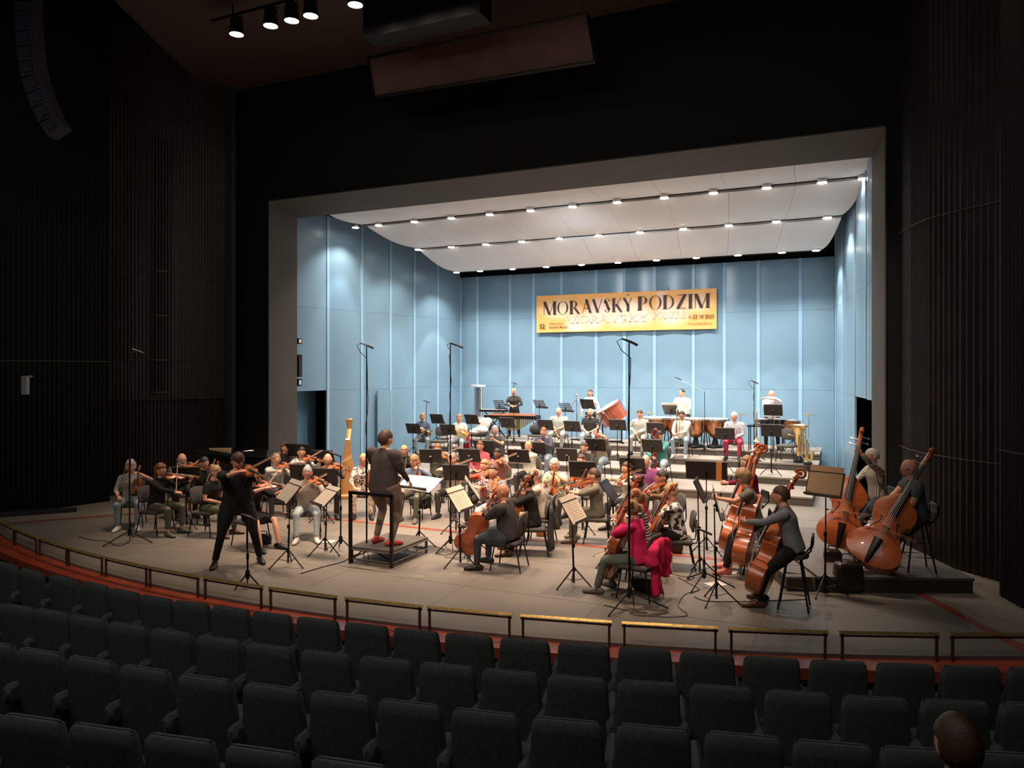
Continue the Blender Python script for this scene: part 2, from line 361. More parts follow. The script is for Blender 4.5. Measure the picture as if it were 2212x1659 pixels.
# curtain folds beside the proscenium
CURT = mat('dark_blue_curtain', (.035, .04, .06), .8, 0, .1)
vs = []; K = 40
for k in range(K+1):
    x = -15.75+.95*k/K; y = 14.72+.06*math.sin(k*1.6); vs += [(x, y, 0), (x, y, 11)]
b = MB(); b.add(vs, [(2*k, 2*k+2, 2*k+3, 2*k+1) for k in range(K)])
tag(b.build('side_curtain', CURT, None, True), 'dark blue pleated curtain hanging left of the proscenium opening', 'curtain')
b = MB(); b.tube([(-15.25, 14.6, 0.2), (-15.25, 14.6, 10)], .012, 6); tag(b.build('curtain_rope', JAMB), 'thin pale rope hanging in front of the dark side curtain', 'rope')
# stairs edge at stage left
b = MB(); b.box((-15.6, 10.0, .06), (.05, 1.5, .10), R(-40)); b.box((-16.2, 9.9, .05), (1.0, .05, .09), R(10)); struct(b.build('trim_step', BLKF))
# ---------------------------------------------------------------- banner
root = empty('festival_banner', (0, 0, 0), 0, 'orange festival banner with large dark lettering hung on the blue back wall', 'banner')
BY = 23.86
c0, c1, c2, c3 = PY(1159, 642, BY), PY(1548, 622, BY), PY(1548, 709, BY), PY(1159, 718, BY)
bw = c1.x-c0.x; bh = (c0.z-c3.z+c1.z-c2.z)/2; bz = (c0.z+c1.z+c2.z+c3.z)/4; bx = (c0.x+c1.x)/2
ORG = mat('banner_orange', (.90, .44, .11), .55, 0, .05, 3)
BANM = mat('banner_print', (.9, .44, .11), .55, 0, 0)
nt = BANM.node_tree; n = nt.nodes; L = nt.links; bs_ = n['Principled BSDF']
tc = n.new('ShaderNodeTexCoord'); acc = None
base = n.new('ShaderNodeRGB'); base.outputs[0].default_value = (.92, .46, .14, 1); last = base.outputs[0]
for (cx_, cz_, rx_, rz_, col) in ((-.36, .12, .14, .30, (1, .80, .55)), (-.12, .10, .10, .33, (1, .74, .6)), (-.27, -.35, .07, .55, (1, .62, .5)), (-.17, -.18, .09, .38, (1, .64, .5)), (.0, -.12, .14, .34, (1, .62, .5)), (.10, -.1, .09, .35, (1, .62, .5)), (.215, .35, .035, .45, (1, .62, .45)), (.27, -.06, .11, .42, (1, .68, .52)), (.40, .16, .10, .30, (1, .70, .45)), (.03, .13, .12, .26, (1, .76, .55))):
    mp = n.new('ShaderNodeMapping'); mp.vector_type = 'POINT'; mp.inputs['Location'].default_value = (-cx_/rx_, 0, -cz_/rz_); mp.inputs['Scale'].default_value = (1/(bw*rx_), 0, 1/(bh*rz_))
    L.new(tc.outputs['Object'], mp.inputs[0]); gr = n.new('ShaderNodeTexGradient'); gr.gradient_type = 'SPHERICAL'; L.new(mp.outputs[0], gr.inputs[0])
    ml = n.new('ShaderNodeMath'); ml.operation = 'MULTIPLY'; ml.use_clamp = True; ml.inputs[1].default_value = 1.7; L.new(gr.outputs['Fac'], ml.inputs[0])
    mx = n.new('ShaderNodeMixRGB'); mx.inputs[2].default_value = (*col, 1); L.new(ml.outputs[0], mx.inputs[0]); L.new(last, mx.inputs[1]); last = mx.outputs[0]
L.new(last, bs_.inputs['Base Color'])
NX, NZ = 40, 8; vs = []
for i in range(NX+1):
    for j in range(NZ+1):
        x = -bw/2+bw*i/NX; z = -bh/2+bh*j/NZ; y = .012*math.sin(i*.9+j*.7)*(1-abs(2*j/NZ-1))*.8
        vs.append((x, y, z))
mb = MB(); mb.add(vs, [(i*(NZ+1)+j, (i+1)*(NZ+1)+j, (i+1)*(NZ+1)+j+1, i*(NZ+1)+j+1) for i in range(NX) for j in range(NZ)])
root.location = (bx, BY, bz)
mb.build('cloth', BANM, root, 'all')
for zz in (bh/2, -bh/2): mb = MB(); mb.box((0, 0, zz), (bw, .03, .03)); mb.build('hem', ORG, root)
INK = mat('banner_ink', (.05, .022, .018), .6, 0, .1); INK2 = mat('banner_pale_ink', (.95, .55, .45), .6, 0, .05)
FONT = None
def text(s, loc, size, m, parent, xs=1.0, bold=.0, al='LEFT'):
    cu = bpy.data.curves.new('lettering', 'FONT'); cu.body = s; cu.size = size; cu.extrude = .002; cu.offset = bold; cu.align_x = al; cu.resolution_u = 3
    cu.materials.append(m); o = bpy.data.objects.new('lettering', cu); COL.objects.link(o)
    me = bpy.data.meshes.new_from_object(o.evaluated_get(bpy.context.evaluated_depsgraph_get())); bpy.data.objects.remove(o)
    return link('lettering', me, parent, M.Translation(V(loc)) @ M.Rotation(PI/2, 4, 'X') @ M.Diagonal((xs, 1, 1, 1)))
# didone letters cut from thick and thin strokes
def didone(word, x0, z0, H, Wd, m, parent, yy=-.035, gap=.0):
    th, tn = .36, .06      # thick/thin stroke relative to letter height
    G_ = {'M': (1.05, [('l',.10,0,.10,1,tn),('l',.14,1,.5,0,th),('l',.5,0,.84,1,tn),('l',.88,0,.88,1,th)]),
     'O': (.86, [('o',.43,.5,.40,.5)]), 'R': (.84, [('l',.2,0,.2,1,th),('r',.3,.74,.32,.26),('l',.42,.48,.74,0,th*.9)]),
     'A': (.85, [('l',.12,0,.42,1,tn),('l',.40,1,.72,0,th),('l',.24,.34,.56,.34,tn)]), 'W': (1.1, [('l',.1,1,.36,0,th),('l',.36,0,.55,1,tn),('l',.55,1,.8,0,th),('l',.8,0,1.0,1,tn)]),
     'V': (.85, [('l',.1,1,.44,0,th),('l',.44,0,.76,1,tn)]), 'S': (.62, [('s',)]), 'K': (.86, [('l',.2,0,.2,1,th),('l',.34,.42,.74,1,tn),('l',.40,.55,.76,0,th)]),
     'Y': (.8, [('l',.12,1,.42,.45,th),('l',.42,.45,.7,1,tn),('l',.42,0,.42,.5,th)]), 'P': (.74, [('l',.2,0,.2,1,th),('r',.3,.72,.32,.28)]),
     'D': (.88, [('l',.2,0,.2,1,th),('r',.30,.5,.48,.5)]), 'Z': (.74, [('l',.62,1,.14,0,th),('l',.1,.97,.66,.97,tn),('l',.1,.03,.68,.03,tn)]),
     'I': (.42, [('l',.21,0,.21,1,th)]), ' ': (.42, [])}
    tot = sum(G_[c][0] for c in word); k = Wd/tot/H; mb = MB(); x = x0; letters = []
    for c in word:
        wd, st = G_[c]; lb = MB()
        def seg(xa, za, xb, zb, t):
            t = t*H*k*.55 if abs(zb-za) > .2 else t*H*.6
            if abs(zb-za) > .2: p = [(xa*H*k-t/2, za*H), (xa*H*k+t/2, za*H), (xb*H*k+t/2, zb*H), (xb*H*k-t/2, zb*H)]
            else: p = [(xa*H*k, za*H-t/2), (xb*H*k, zb*H-t/2), (xb*H*k, zb*H+t/2), (xa*H*k, za*H+t/2)]
            lb.add([(a, 0, z) for a, z in p]+[(a, .01, z) for a, z in p], [(0,1,2,3),(7,6,5,4),(0,4,5,1),(1,5,6,2),(2,6,7,3),(3,7,4,0)])
        def arcst(cx, cz, rx, rz, a0, a1, flip=0):
            N = 18; q = []
            for i in range(N+1):
                a = R(a0+(a1-a0)*i/N); t = (tn*.5+(th*.55-tn*.5)*abs(math.cos(a))**1.3)*H*k*.6
                q.append(((cx+rx*math.cos(a))*H*k, (cz+rz*math.sin(a))*H, t, math.cos(a)*t, math.sin(a)*t*.5))
            vs = []
            for (px_, pz_, t, dx, dz) in q: vs += [(px_-dx, 0, pz_-dz-(tn*H*.12*(1 if abs(dx) < .3*t else 0))), (px_, 0, pz_), (px_-dx, .01, pz_-dz), (px_, .01, pz_)]
            lb.add(vs, [f for i in range(N) for f in ((4*i, 4*i+1, 4*i+5, 4*i+4), (4*i+2, 4*i+6, 4*i+7, 4*i+3), (4*i+1, 4*i+3, 4*i+7, 4*i+5), (4*i, 4*i+4, 4*i+6, 4*i+2))])
        for s_ in st:
            if s_[0] == 'l': seg(*s_[1:])
            elif s_[0] == 'o': arcst(s_[1], s_[2], s_[3], s_[4], 0, 360)
            elif s_[0] == 'r': arcst(s_[1], s_[2], s_[3], s_[4], -90, 90)
            elif s_[0] == 's':
                seg(.2, .82, .44, .18, th); arcst(.32, .76, .22, .24, 20, 200); arcst(.32, .24, .22, .24, 200, 380)
            for s2 in st[:1]: pass
        if c in 'RKPDIM':            # serifs
            xs_ = {'M': .88, 'I': .21}.get(c, .2)
            for zz in (0.015, .985): seg(xs_-.15, zz, xs_+.15, zz, tn*.8)
        if lb.v: lb.build('letter', m, parent, Mx=M.Translation(V((x, yy, z0))))
        x += wd*H*k+gap
u = bw/1.0; zt = bh
def bxp(px): return -bw/2+bw*(((px*ta(0)*0)+(24*0)+(BY*ta(px)-c0.x))/bw)
LH = .36*bh
didone('MOR', bxp(1173), -.02*bh, LH, bxp(1254)-bxp(1173), INK, root)
didone('AVSKY', bxp(1256), -.00*bh, LH, bxp(1368)-bxp(1256), INK, root)
didone('P', bxp(1375), .02*bh, LH, bxp(1403)-bxp(1375), INK, root)
didone('ODZIM', bxp(1402), .03*bh, LH, bxp(1535)-bxp(1402), INK, root)
mb = MB(); mb.box((bxp(1357), -.035, .44*bh), (.10, .006, .02), Mx=None); mb.build('letter', INK, root)
didone('MORAVSKY', bxp(1225), -.27*bh, .20*bh, bxp(1400)-bxp(1225), INK2, root, -.028)
didone('PODZIM', bxp(1410), -.22*bh, .18*bh, bxp(1480)-bxp(1410), INK2, root, -.028)
text('52', (bxp(1166), -.036, -.40*bh), .22, INK, root, .95, .004)
text('Filharmonie', (bxp(1187), -.036, -.29*bh), .085, INK, root, 1.3)
text('Bohuslava Martinů', (bxp(1187), -.036, -.39*bh), .085, INK, root, 1.05, .001)
text('1–22 10 2023', (bxp(1487), -.036, -.24*bh), .17, INK, root, .86, .002)
text('moravskypodzim.cz', (bxp(1487), -.036, -.38*bh), .085, INK, root, 1.1)
for px in (1175, 1247, 1344, 1443, 1530): mb = MB(); mb.tube([(bxp(px), 0, bh/2), (bxp(px), .02, bh/2+.10), (bxp(px), .12, bh/2+.12)], .008, 5); mb.build('hanging_tie', CHROME, root)
# ---------------------------------------------------------------- rigging above
e = empty('lighting_bar', (0, 0, 0), 0, 'black horizontal lighting bar near the dark ceiling', 'lighting bar')
mb = MB(); mb.tube([(-12.1, BAR_Y, BAR_Z+.32), (-.8, BAR_Y, BAR_Z+.32)], .03, 8); mb.build('pipe', BLK, e)
for x in (-11.5, -7.5, -3.5): mb = MB(); mb.tube([(x, BAR_Y, BAR_Z+.32), (x, BAR_Y, 10.52)], .02, 6); mb.build('hanger', BLK, e)
LB_ = MB(); LB_.lathe([(.05, .34), (.10, .30), (.115, .18), (.13, .12), (.15, .0), (.155, -.05), (.14, -.05), (.135, 0.01)], 16)
lbm = LB_.mesh('housing', BLK, True); LR = MB(); LR.tube([(.115*math.cos(2*PI*k/16), .115*math.sin(2*PI*k/16), -.02) for k in range(16)], .022, 6, closed=True); lrm = LR.mesh('glowing_ring', mat('spot_glow', (1, 1, 1), .5, 0, 0, emit=(1, .86, .72), es=22), True)
LR = MB(); LR.ell((0, 0, 0.02), (.05, .05, .03)); lcm = LR.mesh('bulb', mat('bulb_glow', (1, 1, 1), .5, 0, 0, emit=(1, .7, .5), es=7), True)
YK = MB(); YK.tube([(-.16, 0, .15), (-.16, 0, .30), (.16, 0, .30), (.16, 0, .15)], .012, 6); ykm = YK.mesh('yoke', BLK)
for i, x in enumerate(BAR_X):
    e = empty('stage_spotlight', (x, BAR_Y, BAR_Z-.05), 0, '%s glowing round spotlight from the left on the ceiling bar' % ORD[i], 'spotlight', 'spotlights on the lighting bar')
    for nm, me in (('housing', lbm), ('glowing_ring', lrm), ('bulb', lcm), ('yoke', ykm)): link(nm, me, e)
PANM = mat('acoustic_panel_brown', (.16, .085, .06), .6, 0, .15, 2)
e = empty('acoustic_panel', (0, 0, 0), 0, 'long brown acoustic panel hanging on wires below the dark ceiling', 'ceiling panel')
A0, A1, A2, A3 = PY(795, 125, 13.5), PY(1270, 30, 13.5), PY(1287, 133, 13.75), PY(808, 210, 13.75)
mb = MB(); quad4(mb, [A3, A2, A1, A0], -.05); mb.build('panel_board', PANM, e)
for a, c in ((A0, A1), (A1, A2), (A2, A3), (A3, A0)): mb = MB(); mb.tube([a, c], .04, 4); mb.build('panel_frame', BLK, e)
mb = MB(); mb.tube([A0+V((0, -.03, .05)), A1+V((0, -.03, .05))], .012, 4); mb.build('front_edge', JAMB, e)
for t in (.02, .3, .52, .98): p = A0.lerp(A1, t); mb = MB(); mb.tube([p, (p.x, p.y, 10.52)], .008, 5); mb.build('wire', JAMB, e)
for i in range(26):
    a, c = random.random(), random.random(); p = A0.lerp(A1, a).lerp(A3.lerp(A2, a), c)
b = MB(); b.box((PY(920, 20, 12.4).x, 12.4, 10.05), (2.6, .5, .80)); tag(b.build('rigging_box', BLK), 'black rigging box hanging above the brown acoustic panel', 'rigging')
# line array speaker at upper left
e = empty('line_array', (0, 0, 0), 0, 'curved dark column of stacked loudspeakers hanging at the upper left', 'loudspeaker')
path = [(62, -20), (62, 10), (62, 42), (64, 74), (67, 106), (71, 138), (77, 170), (87, 202), (99, 232), (113, 262), (130, 288)]
SPK = mat('speaker_purple_black', (.018, .010, .024), .6, 0, .2, 10)
for i in range(len(path)-1):
    a = PD(*path[i], 13.6); c = PD(*path[i+1], 13.6); d = (c-a); Mx = frame((a+c)/2, d, (.4, -.9, 0))
    mb = MB(); mb.box((0, 0, 0), (.34, d.length*.94, .30), Mx=None); mb.box((0, 0, .16), (.14, d.length*.5, .02)); mb.build('speaker_cabinet', SPK, e, Mx=Mx)
mb = MB(); pts = [PD(40+t*8+ (t*t)*1.2, 222+t*14, 13.6) for t in range(6)]; mb.tube(pts, .02, 5); mb.build('cable', BLK, e)
e = empty('wall_bracket', (0, 0, 0), 0, 'small pale bracket box on the dark left wall', 'bracket')
p = PD(50, 832, 14.5)
mb = MB(); mb.box((p.x, p.y, p.z+.17), (.30, .12, .04), .5); mb.build('shelf', CHROME, e); mb = MB(); mb.box((p.x+.10, p.y-.02, p.z), (.10, .1, .36), .5); mb.build('housing', mat('pale_box', (.4, .38, .42), .6), e)
# ---------------------------------------------------------------- risers
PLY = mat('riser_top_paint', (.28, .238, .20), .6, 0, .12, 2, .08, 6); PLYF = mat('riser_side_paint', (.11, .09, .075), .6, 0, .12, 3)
RX0, RX1 = -12.8, -.78
LEV = [(17.85, .20), (19.5, .38), (21.0, .56), (22.0, .74)]
def level_at(Y):
    h = 0
    for y, hh in LEV:
        if Y >= y: h = hh
    return h
for i, (y0, h) in enumerate(LEV):
    y1 = (LEV+[(23.85, 0)])[i+1][0]
    for k in range(6):
        xa = RX0+(RX1-RX0)*k/6; wd = (RX1-RX0)/6
        e = empty('riser_platform', (xa+wd/2, (y0+y1)/2, 0), 0, 'grey stage riser section, %s from the left in the %s tier' % (ORD[k], ('lowest', 'second', 'third', 'top')[i]), 'platform', 'stage riser sections')
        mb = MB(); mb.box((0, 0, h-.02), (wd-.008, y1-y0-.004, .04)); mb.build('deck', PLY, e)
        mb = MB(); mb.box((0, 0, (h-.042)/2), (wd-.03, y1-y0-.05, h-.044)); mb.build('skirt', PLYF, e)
# bass platform on the right (turned)
PO = V((-.41, 11.06, 0)); pu = V((.927, .375, 0)); pv = V((-.375, .927, 0)); pa = math.atan2(pu.y, pu.x)
for i, (u0, u1, v0, v1) in enumerate(((0, 2.1, 0, 1.6), (0, 2.1, 1.61, 3.2))):
    c = PO+pu*(u0+u1)/2+pv*(v0+v1)/2
    e = empty('riser_platform', (c.x, c.y, 0), pa, ('near', 'far')[i]+' black platform section under the two seated bass players at right', 'platform')
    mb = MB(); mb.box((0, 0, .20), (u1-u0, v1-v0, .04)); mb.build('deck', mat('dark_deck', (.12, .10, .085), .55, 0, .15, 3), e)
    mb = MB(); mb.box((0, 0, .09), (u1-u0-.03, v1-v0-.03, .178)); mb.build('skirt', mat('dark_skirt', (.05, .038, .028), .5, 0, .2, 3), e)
for i in range(3):
    c = PO-pu*.22+pv*(.35+.62*i); e = empty('step_box', (c.x, c.y, 0), pa, '%s grey wooden step box with a hand hole, left of the bass platform' % ('nearest', 'middle', 'farthest')[i], 'box', 'step boxes by the bass platform')
    mb = MB(); mb.box((0, 0, .10), (.40, .60, .20), bev=.006); mb.build('crate', PLYF, e)
    mb = MB(); mb.ell((-.201, 0, .12), (.004, .05, .025)); mb.build('hand_hole', RUB, e)
# ---------------------------------------------------------------- railings on the ledge
BR = mat('rail_brass_top', (.62, .42, .13), .35, .7, .35, 25); BRP = mat('rail_bronze_post', (.13, .085, .05), .4, .6, .2)
ends = [(-31, 0)]; k = 0
RR = 21.40
angs = [R(v) for v in (-24.9, -21.95, -18.98, -16.06, -13.01, -10.16, -7.22, -4.35, -1.33, 1.73, 4.84, 7.82, 10.89, 13.98, 17.07, 20.19, 23.28)]
for i, a in enumerate(angs):
    a0, a1 = a, a+R(2.80); p0, p1 = arc(RR, a0), arc(RR, a1)
    e = empty('stage_railing', (*p0, .02), 0, 'low brass-topped railing section on the stage edge, %s from the left' % ORD[i], 'railing', 'low railings along the stage edge')
    mb = MB(); mb.tube([(0, 0, .235), (p1[0]-p0[0], p1[1]-p0[1], .235)], [(.035, .018)]*2, 4, (0, 0, 1)); mb.build('handrail', BR, e)
    mb = MB(); mb.tube([(0, 0, .20), (p1[0]-p0[0], p1[1]-p0[1], .20)], .012, 4); mb.build('rail_tube', BRP, e)
    for q in (p0, p1):
        t = V((p1[0]-p0[0], p1[1]-p0[1], 0)).normalized()*(.03 if q is p0 else -.03); x, y = q[0]-p0[0]+t.x, q[1]-p0[1]+t.y
        mb = MB(); mb.box((x, y, .082), (.026, .026, .28), a); mb.build('post', BRP, e)
# ---------------------------------------------------------------- auditorium seats
TEAL = mat('seat_velour', (.085, .088, .084), .85, 0, .2, 30, .2, 250); TEALD = mat('seat_shell', (.014, .017, .018), .6)
def seat_mesh():
    mb = MB(); vs = []; K = 12
    zs = [(0, .50, .15), (.18, .50, .15), (.45, .50, .13), (.70, .485, .11), (.86, .47, .095), (.925, .455, .085), (.95, .42, .05)]
    prof = []
    for z, wd, th in zs:
        y = -.14*z; rr = .035; pts = []
        for sx, sy, a0 in ((1, 1, 0), (-1, 1, 90), (-1, -1, 180), (1, -1, 270)):
            for a in (a0, a0+45, a0+90):
                pts.append((sx*(wd/2-rr)+rr*math.cos(R(a)), y+sy*(th/2-rr*.9)+rr*.9*math.sin(R(a)), z))
        prof.append(pts)
    n = 12
    for p in prof: vs += p
    fs = [(i*n+k, i*n+(k+1) % n, (i+1)*n+(k+1) % n, (i+1)*n+k) for i in range(len(prof)-1) for k in range(n)]+[tuple(reversed(range(n))), tuple(range((len(prof)-1)*n, len(prof)*n))]
    mb.add(vs, fs); return mb.mesh('backrest', TEAL, True)
SB = seat_mesh()
q = MB(); q.box((0, .30, .40), (.46, .46, .12), bev=.04); SCU = q.mesh('seat_cushion', TEAL, True)
q = MB(); q.box((0, .07, .58), (.088, .60, .16), bev=.03); q.box((0, .2, .28), (.04, .34, .54)); SAR = q.mesh('armrest', TEAL, True)
ROWS_PX = [('front', .60, [(-30,1205),(15,1215),(60,1235),(140,1245),(205,1262),(275,1275),(335,1293),(413,1300),(500,1313),(585,1325),(685,1338),(795,1348),(895,1362),(1015,1372),(1130,1383),(1262,1393),(1392,1402),(1528,1411),(1665,1422),(1812,1428),(1957,1435),(2098,1440),(2240,1443)]),
 ('second', .70, [(-30,1297),(40,1310),(115,1318),(190,1333),(275,1350),(370,1363),(475,1378),(575,1395),(710,1410),(830,1423),(970,1436),(1100,1450),(1247,1463),(1400,1475),(1557,1480),(1727,1497),(1890,1507),(2065,1515),(2235,1520)]),
 ('third', .80, [(-15,1388),(85,1405),(200,1423),(310,1443),(440,1463),(590,1483),(740,1500),(880,1515),(1050,1540),(1222,1554),(1410,1571),(1608,1584),(1806,1609),(1985,1617),(2185,1627)]),
 ('fourth', .90, [(-70,1528),(70,1550),(220,1570),(390,1592),(565,1618),(755,1645)])]
for nm, ht, px in ROWS_PX:
    P = [G(x, y, ht) for x, y in px]
    Q = [P[0]]+[(P[i-1]+P[i]*2+P[i+1])/4 for i in range(1, len(P)-1)]+[P[-1]]
    for i, p in enumerate(Q):
        d = Q[min(i+1, len(Q)-1)]-Q[max(i-1, 0)]; a = math.atan2(d.y, d.x)
        e = empty('auditorium_seat', (p.x+.13*-math.sin(a), p.y+.13*math.cos(a), ht-.95), a, 'dark slate upholstered seat, %s from the left in the %s row' % (ORD[i], nm), 'seat', 'auditorium seats')
        link('backrest', SB, e); link('seat_cushion', SCU, e); link('armrest', SAR, e, M.Translation((-.275, 0, 0)))
        if i == len(Q)-1: link('armrest', SAR, e, M.Translation((.275, 0, 0)))

for i, (py, hh, lab) in enumerate(((737, .16, 'small black monitor box highest on the left jamb'), (790, .62, 'tall narrow black cabinet on the left jamb'), (826, .20, 'small black lamp lowest on the left jamb'))):
    p = PY(641, py, 16.12); e = empty('wall_device', (p.x, p.y, p.z), 0, lab, 'device')
    mb = MB(); mb.box((.02, 0, 0), (.22, .16, hh), bev=.01); mb.build('housing', BLK, e); mb = MB(); mb.box((.135, -.02, 0), (.01, .10, hh*.6)); mb.build('front_plate', CHROME if i != 1 else BLKF, e)
# ---------------------------------------------------------------- people
SK = {'fair': mat('skin_fair', (.74, .36, .23), .55, 0, .06, 12), 'tan': mat('skin_tan', (.60, .26, .15), .5, 0, .06, 12), 'dark': mat('skin_dark', (.22, .10, .06), .5, 0, .06, 12)}
EYE = [mat('eye_white', (.75, .7, .66), .3, 0, 0), mat('eye_iris', (.03, .02, .015), .2, 0, 0)]
LIP = mat('lip', (.48, .16, .13), .5, 0, 0)
HAIRC = {'brown': (.075, .035, .018), 'dark': (.018, .011, .009), 'blond': (.55, .36, .17), 'dblond': (.32, .19, .09), 'grey': (.42, .38, .34), 'white': (.70, .66, .60), 'ginger': (.30, .10, .035), 'auburn': (.17, .055, .025)}
def hairmat(c): return mat('hair_'+c, HAIRC[c], .5, 0, .28, 60, .25, 160)
def cloth(name, c): return mat('cloth_'+name, c, .85, 0, .10, 9, .35, 14, spec=.2)
# head shape, facing +y, origin at the head centre
def head_verts(n=22, m=16):
    vs = []
    for i in range(m+1):
        ph = PI*i/m; 
        for k in range(n):
            a = 2*PI*k/n+PI/2; x = math.sin(ph)*math.cos(a) if i not in (0, m) else .02*math.cos(a); y = math.sin(ph)*math.sin(a) if i not in (0, m) else .02*math.sin(a); z = -math.cos(ph)
            X, Y, Z = x*.076, y*.096, z*.118
            if z < 0:
                t = -z; f = 1-.30*t*t
                X *= f
                if y > 0: Y *= 1-.10*t
                else: Y *= 1-.42*t
            g = lambda cx, cz, sx, sz: math.exp(-((X-cx)/sx)**2-((Z-cz)/sz)**2)
            if y > .3:
                Y += .026*g(0, -.022, .014, .018)+.012*g(0, .004, .010, .024)-.010*g(.032, .010, .016, .013)-.010*g(-.032, .010, .016, .013)
                Y += .006*g(0, .032, .05, .010)+.007*g(0, -.060, .022, .009)-.006*g(0, -.078, .03, .008)+.010*g(0, -.100, .02, .014)
            vs.append((X, Y, Z))
    fs = [(i*n+k, i*n+(k+1) % n, (i+1)*n+(k+1) % n, (i+1)*n+k) for i in range(m) for k in range(n)]
    return vs, fs
HV, HF = head_verts()
_m = MB()
for s in (-1, 1):
    _m.cur = 0; _m.ell((s*.031, .079, .010), (.0135, .010, .0085), 8, 6); _m.cur = 1; _m.ell((s*.031, .0875, .010), (.0048, .003, .0052), 8, 4)
EYEM = _m.mesh('eyes', EYE, True)
_m = MB(); _m.tube([(-.024, .079, -.061), (-.010, .090, -.058), (0, .092, -.0595), (.010, .090, -.058), (.024, .079, -.061)], [(.004, .002), (.006, .0045), (.006, .005), (.006, .0045), (.004, .002)], 6); LIPM = _m.mesh('lips', LIP, True)
BROW = {}
def browmesh(c):
    if c not in BROW:
        q = MB()
        for s in (-1, 1): q.tube([(s*.015, .094, .030), (s*.032, .092, .036), (s*.050, .078, .030)], [.003, .004, .002], 5)
        BROW[c] = q.mesh('eyebrows', hairmat(c), True)
    return BROW[c]
_m = MB()
for s in (-1, 1): _m.tube([(s*.033+.024*math.cos(2*PI*k/12), .105, .008+.018*math.sin(2*PI*k/12)) for k in range(12)], .0020, 4, closed=True); _m.tube([(s*.057, .104, .010), (s*.078, .06, .012), (s*.080, .0, .010)], .0025, 4)
_m.tube([(-.010, .106, .012), (.010, .106, .012)], .0025, 4); GLASM = _m.mesh('glasses', mat('glasses_frame', (.03, .015, .012), .3))
def hand_geo(curl, mir):          # hand along +y, palm facing -z
    q = MB(); sx = -1 if mir else 1
    q.tube([(0, -.01, 0), (0, .02, 0), (0, .055, 0), (0, .088, 0)], [(.024, .019), (.034, .017), (.040, .015), (.038, .012)], 8, (0, 0, 1))
    for j, (x, L) in enumerate(((-.029, .068), (-.010, .078), (.010, .073), (.028, .058))):
        p = V((x, .082, 0)); a = 0; pts = [V((x*.8, .06, 0)), p]
        for k, f in enumerate((.45, .32, .25)): a -= curl*(.55 if k == 0 else .75); p = p+V((x*.04, math.cos(a)*L*f, math.sin(a)*L*f)); pts.append(p)
        q.tube(pts, [.0085, .009, .0085, .0078, .0060], 6, (1, 0, 0))
    q.tube([(-.022, .02, -.004), (-.042, .045, -.012-.01*curl), (-.048, .068, -.022-.02*curl), (-.040, .088, -.030-.028*curl)], [.012, .011, .009, .007], 6)
    if sx < 0: q.v = [(-x, y, z) for x, y, z in q.v]; q.f = [tuple(reversed(f)) for f in q.f]
    return q
HANDS = {(c, m_): hand_geo(c, m_) for c in (.25, .9, 1.25) for m_ in (0, 1)}
GARM = []
def remesh(o, vox=.017, it=5):
    m = o.modifiers.new('join', 'REMESH'); m.mode = 'VOXEL'; m.voxel_size = vox; m.use_smooth_shade = True
    s = o.modifiers.new('relax', 'SMOOTH'); s.factor = .5; s.iterations = it
    GARM.append(o)
def hair_obj(style, c, par, HM):
    if style == 'bald': return
    q = MB(); n, m = 26, 18; rnd = random.Random(len(COL.objects)); L = 0; vs = []
    infl = {'buzz': 1.015, 'curly': 1.18, 'curlylong': 1.18, 'short': 1.07, 'ring': 1.03, 'thick': 1.12}.get(style, 1.08)
    low = {'short': -.035, 'buzz': -.04, 'thick': -.05, 'ring': -.045, 'bun': -.045, 'pony': -.045, 'curly': -.07}.get(style)
    drop = {'bob': 1.25, 'long': 2.3, 'curlylong': 2.1}.get(style)
    for i in range(m+1):
        ph = PI*i/m; z0 = -math.cos(ph)
        for k in range(n):
            a = 2*PI*k/n; sn = max(math.sin(ph), .02); x0 = sn*math.cos(a); y0 = sn*math.sin(a)
            X, Y, Z = x0*.079*infl, (y0*.098-.006)*infl, z0*.120*infl
            if style == 'thick' and Z > 0: Z *= 1.06
            if Z < 0:
                f = 1-.30*z0*z0
                if drop:
                    X, Y = math.cos(a)*.079*infl*(1-.10*z0*z0), (math.sin(a)*.098-.006)*infl*(1-.12*z0*z0); Z = Z*drop
                    if i == 0: X *= .1; Y *= .1
                else: X *= f; Y *= (1-.35*z0*z0)
            face = y0 > .12 and Z < .055-.030*abs(x0) 
            if drop: face = face or (y0 > -.15 and Z < .05 and abs(X) < .062)
            if face:
                if drop: Y = min(Y, -.015); X *= .86
                else: X *= .84; Y *= .84; Z *= .9
            elif low is not None and Z < low: X *= .80; Y *= .74; Z *= .95
            elif style in ('short', 'buzz', 'ring') and Z < -.005 and y0 > -.1 : X *= .85; Y *= .85
            if style == 'ring' and (Z > .035 or (y0 > .25 and Z > 0)): X *= .9; Y *= .9; Z *= .9
            if 'curly' in style and not face: r = 1+.09*rnd.uniform(-1, 1); X *= r; Y *= r; Z *= r
            elif not face: r = 1+.018*math.sin(a*11+i); X *= r; Y *= r
            vs.append((X, Y, Z))
    fs = [(i*n+k, i*n+(k+1) % n, (i+1)*n+(k+1) % n, (i+1)*n+k) for i in range(m) for k in range(n)]
    q.add(vs, fs)
    if style == 'bun': q.ell((0, -.085, .085), (.045, .045, .04), 10, 8)
    if style == 'pony': q.tube([(0, -.09, .04), (0, -.135, .02), (0, -.14, -.06), (0, -.12, -.17)], [.02, .028, .026, .008], 8, rnd=True)
    o = q.build('hair', hairmat(c), par, 'all', HM)
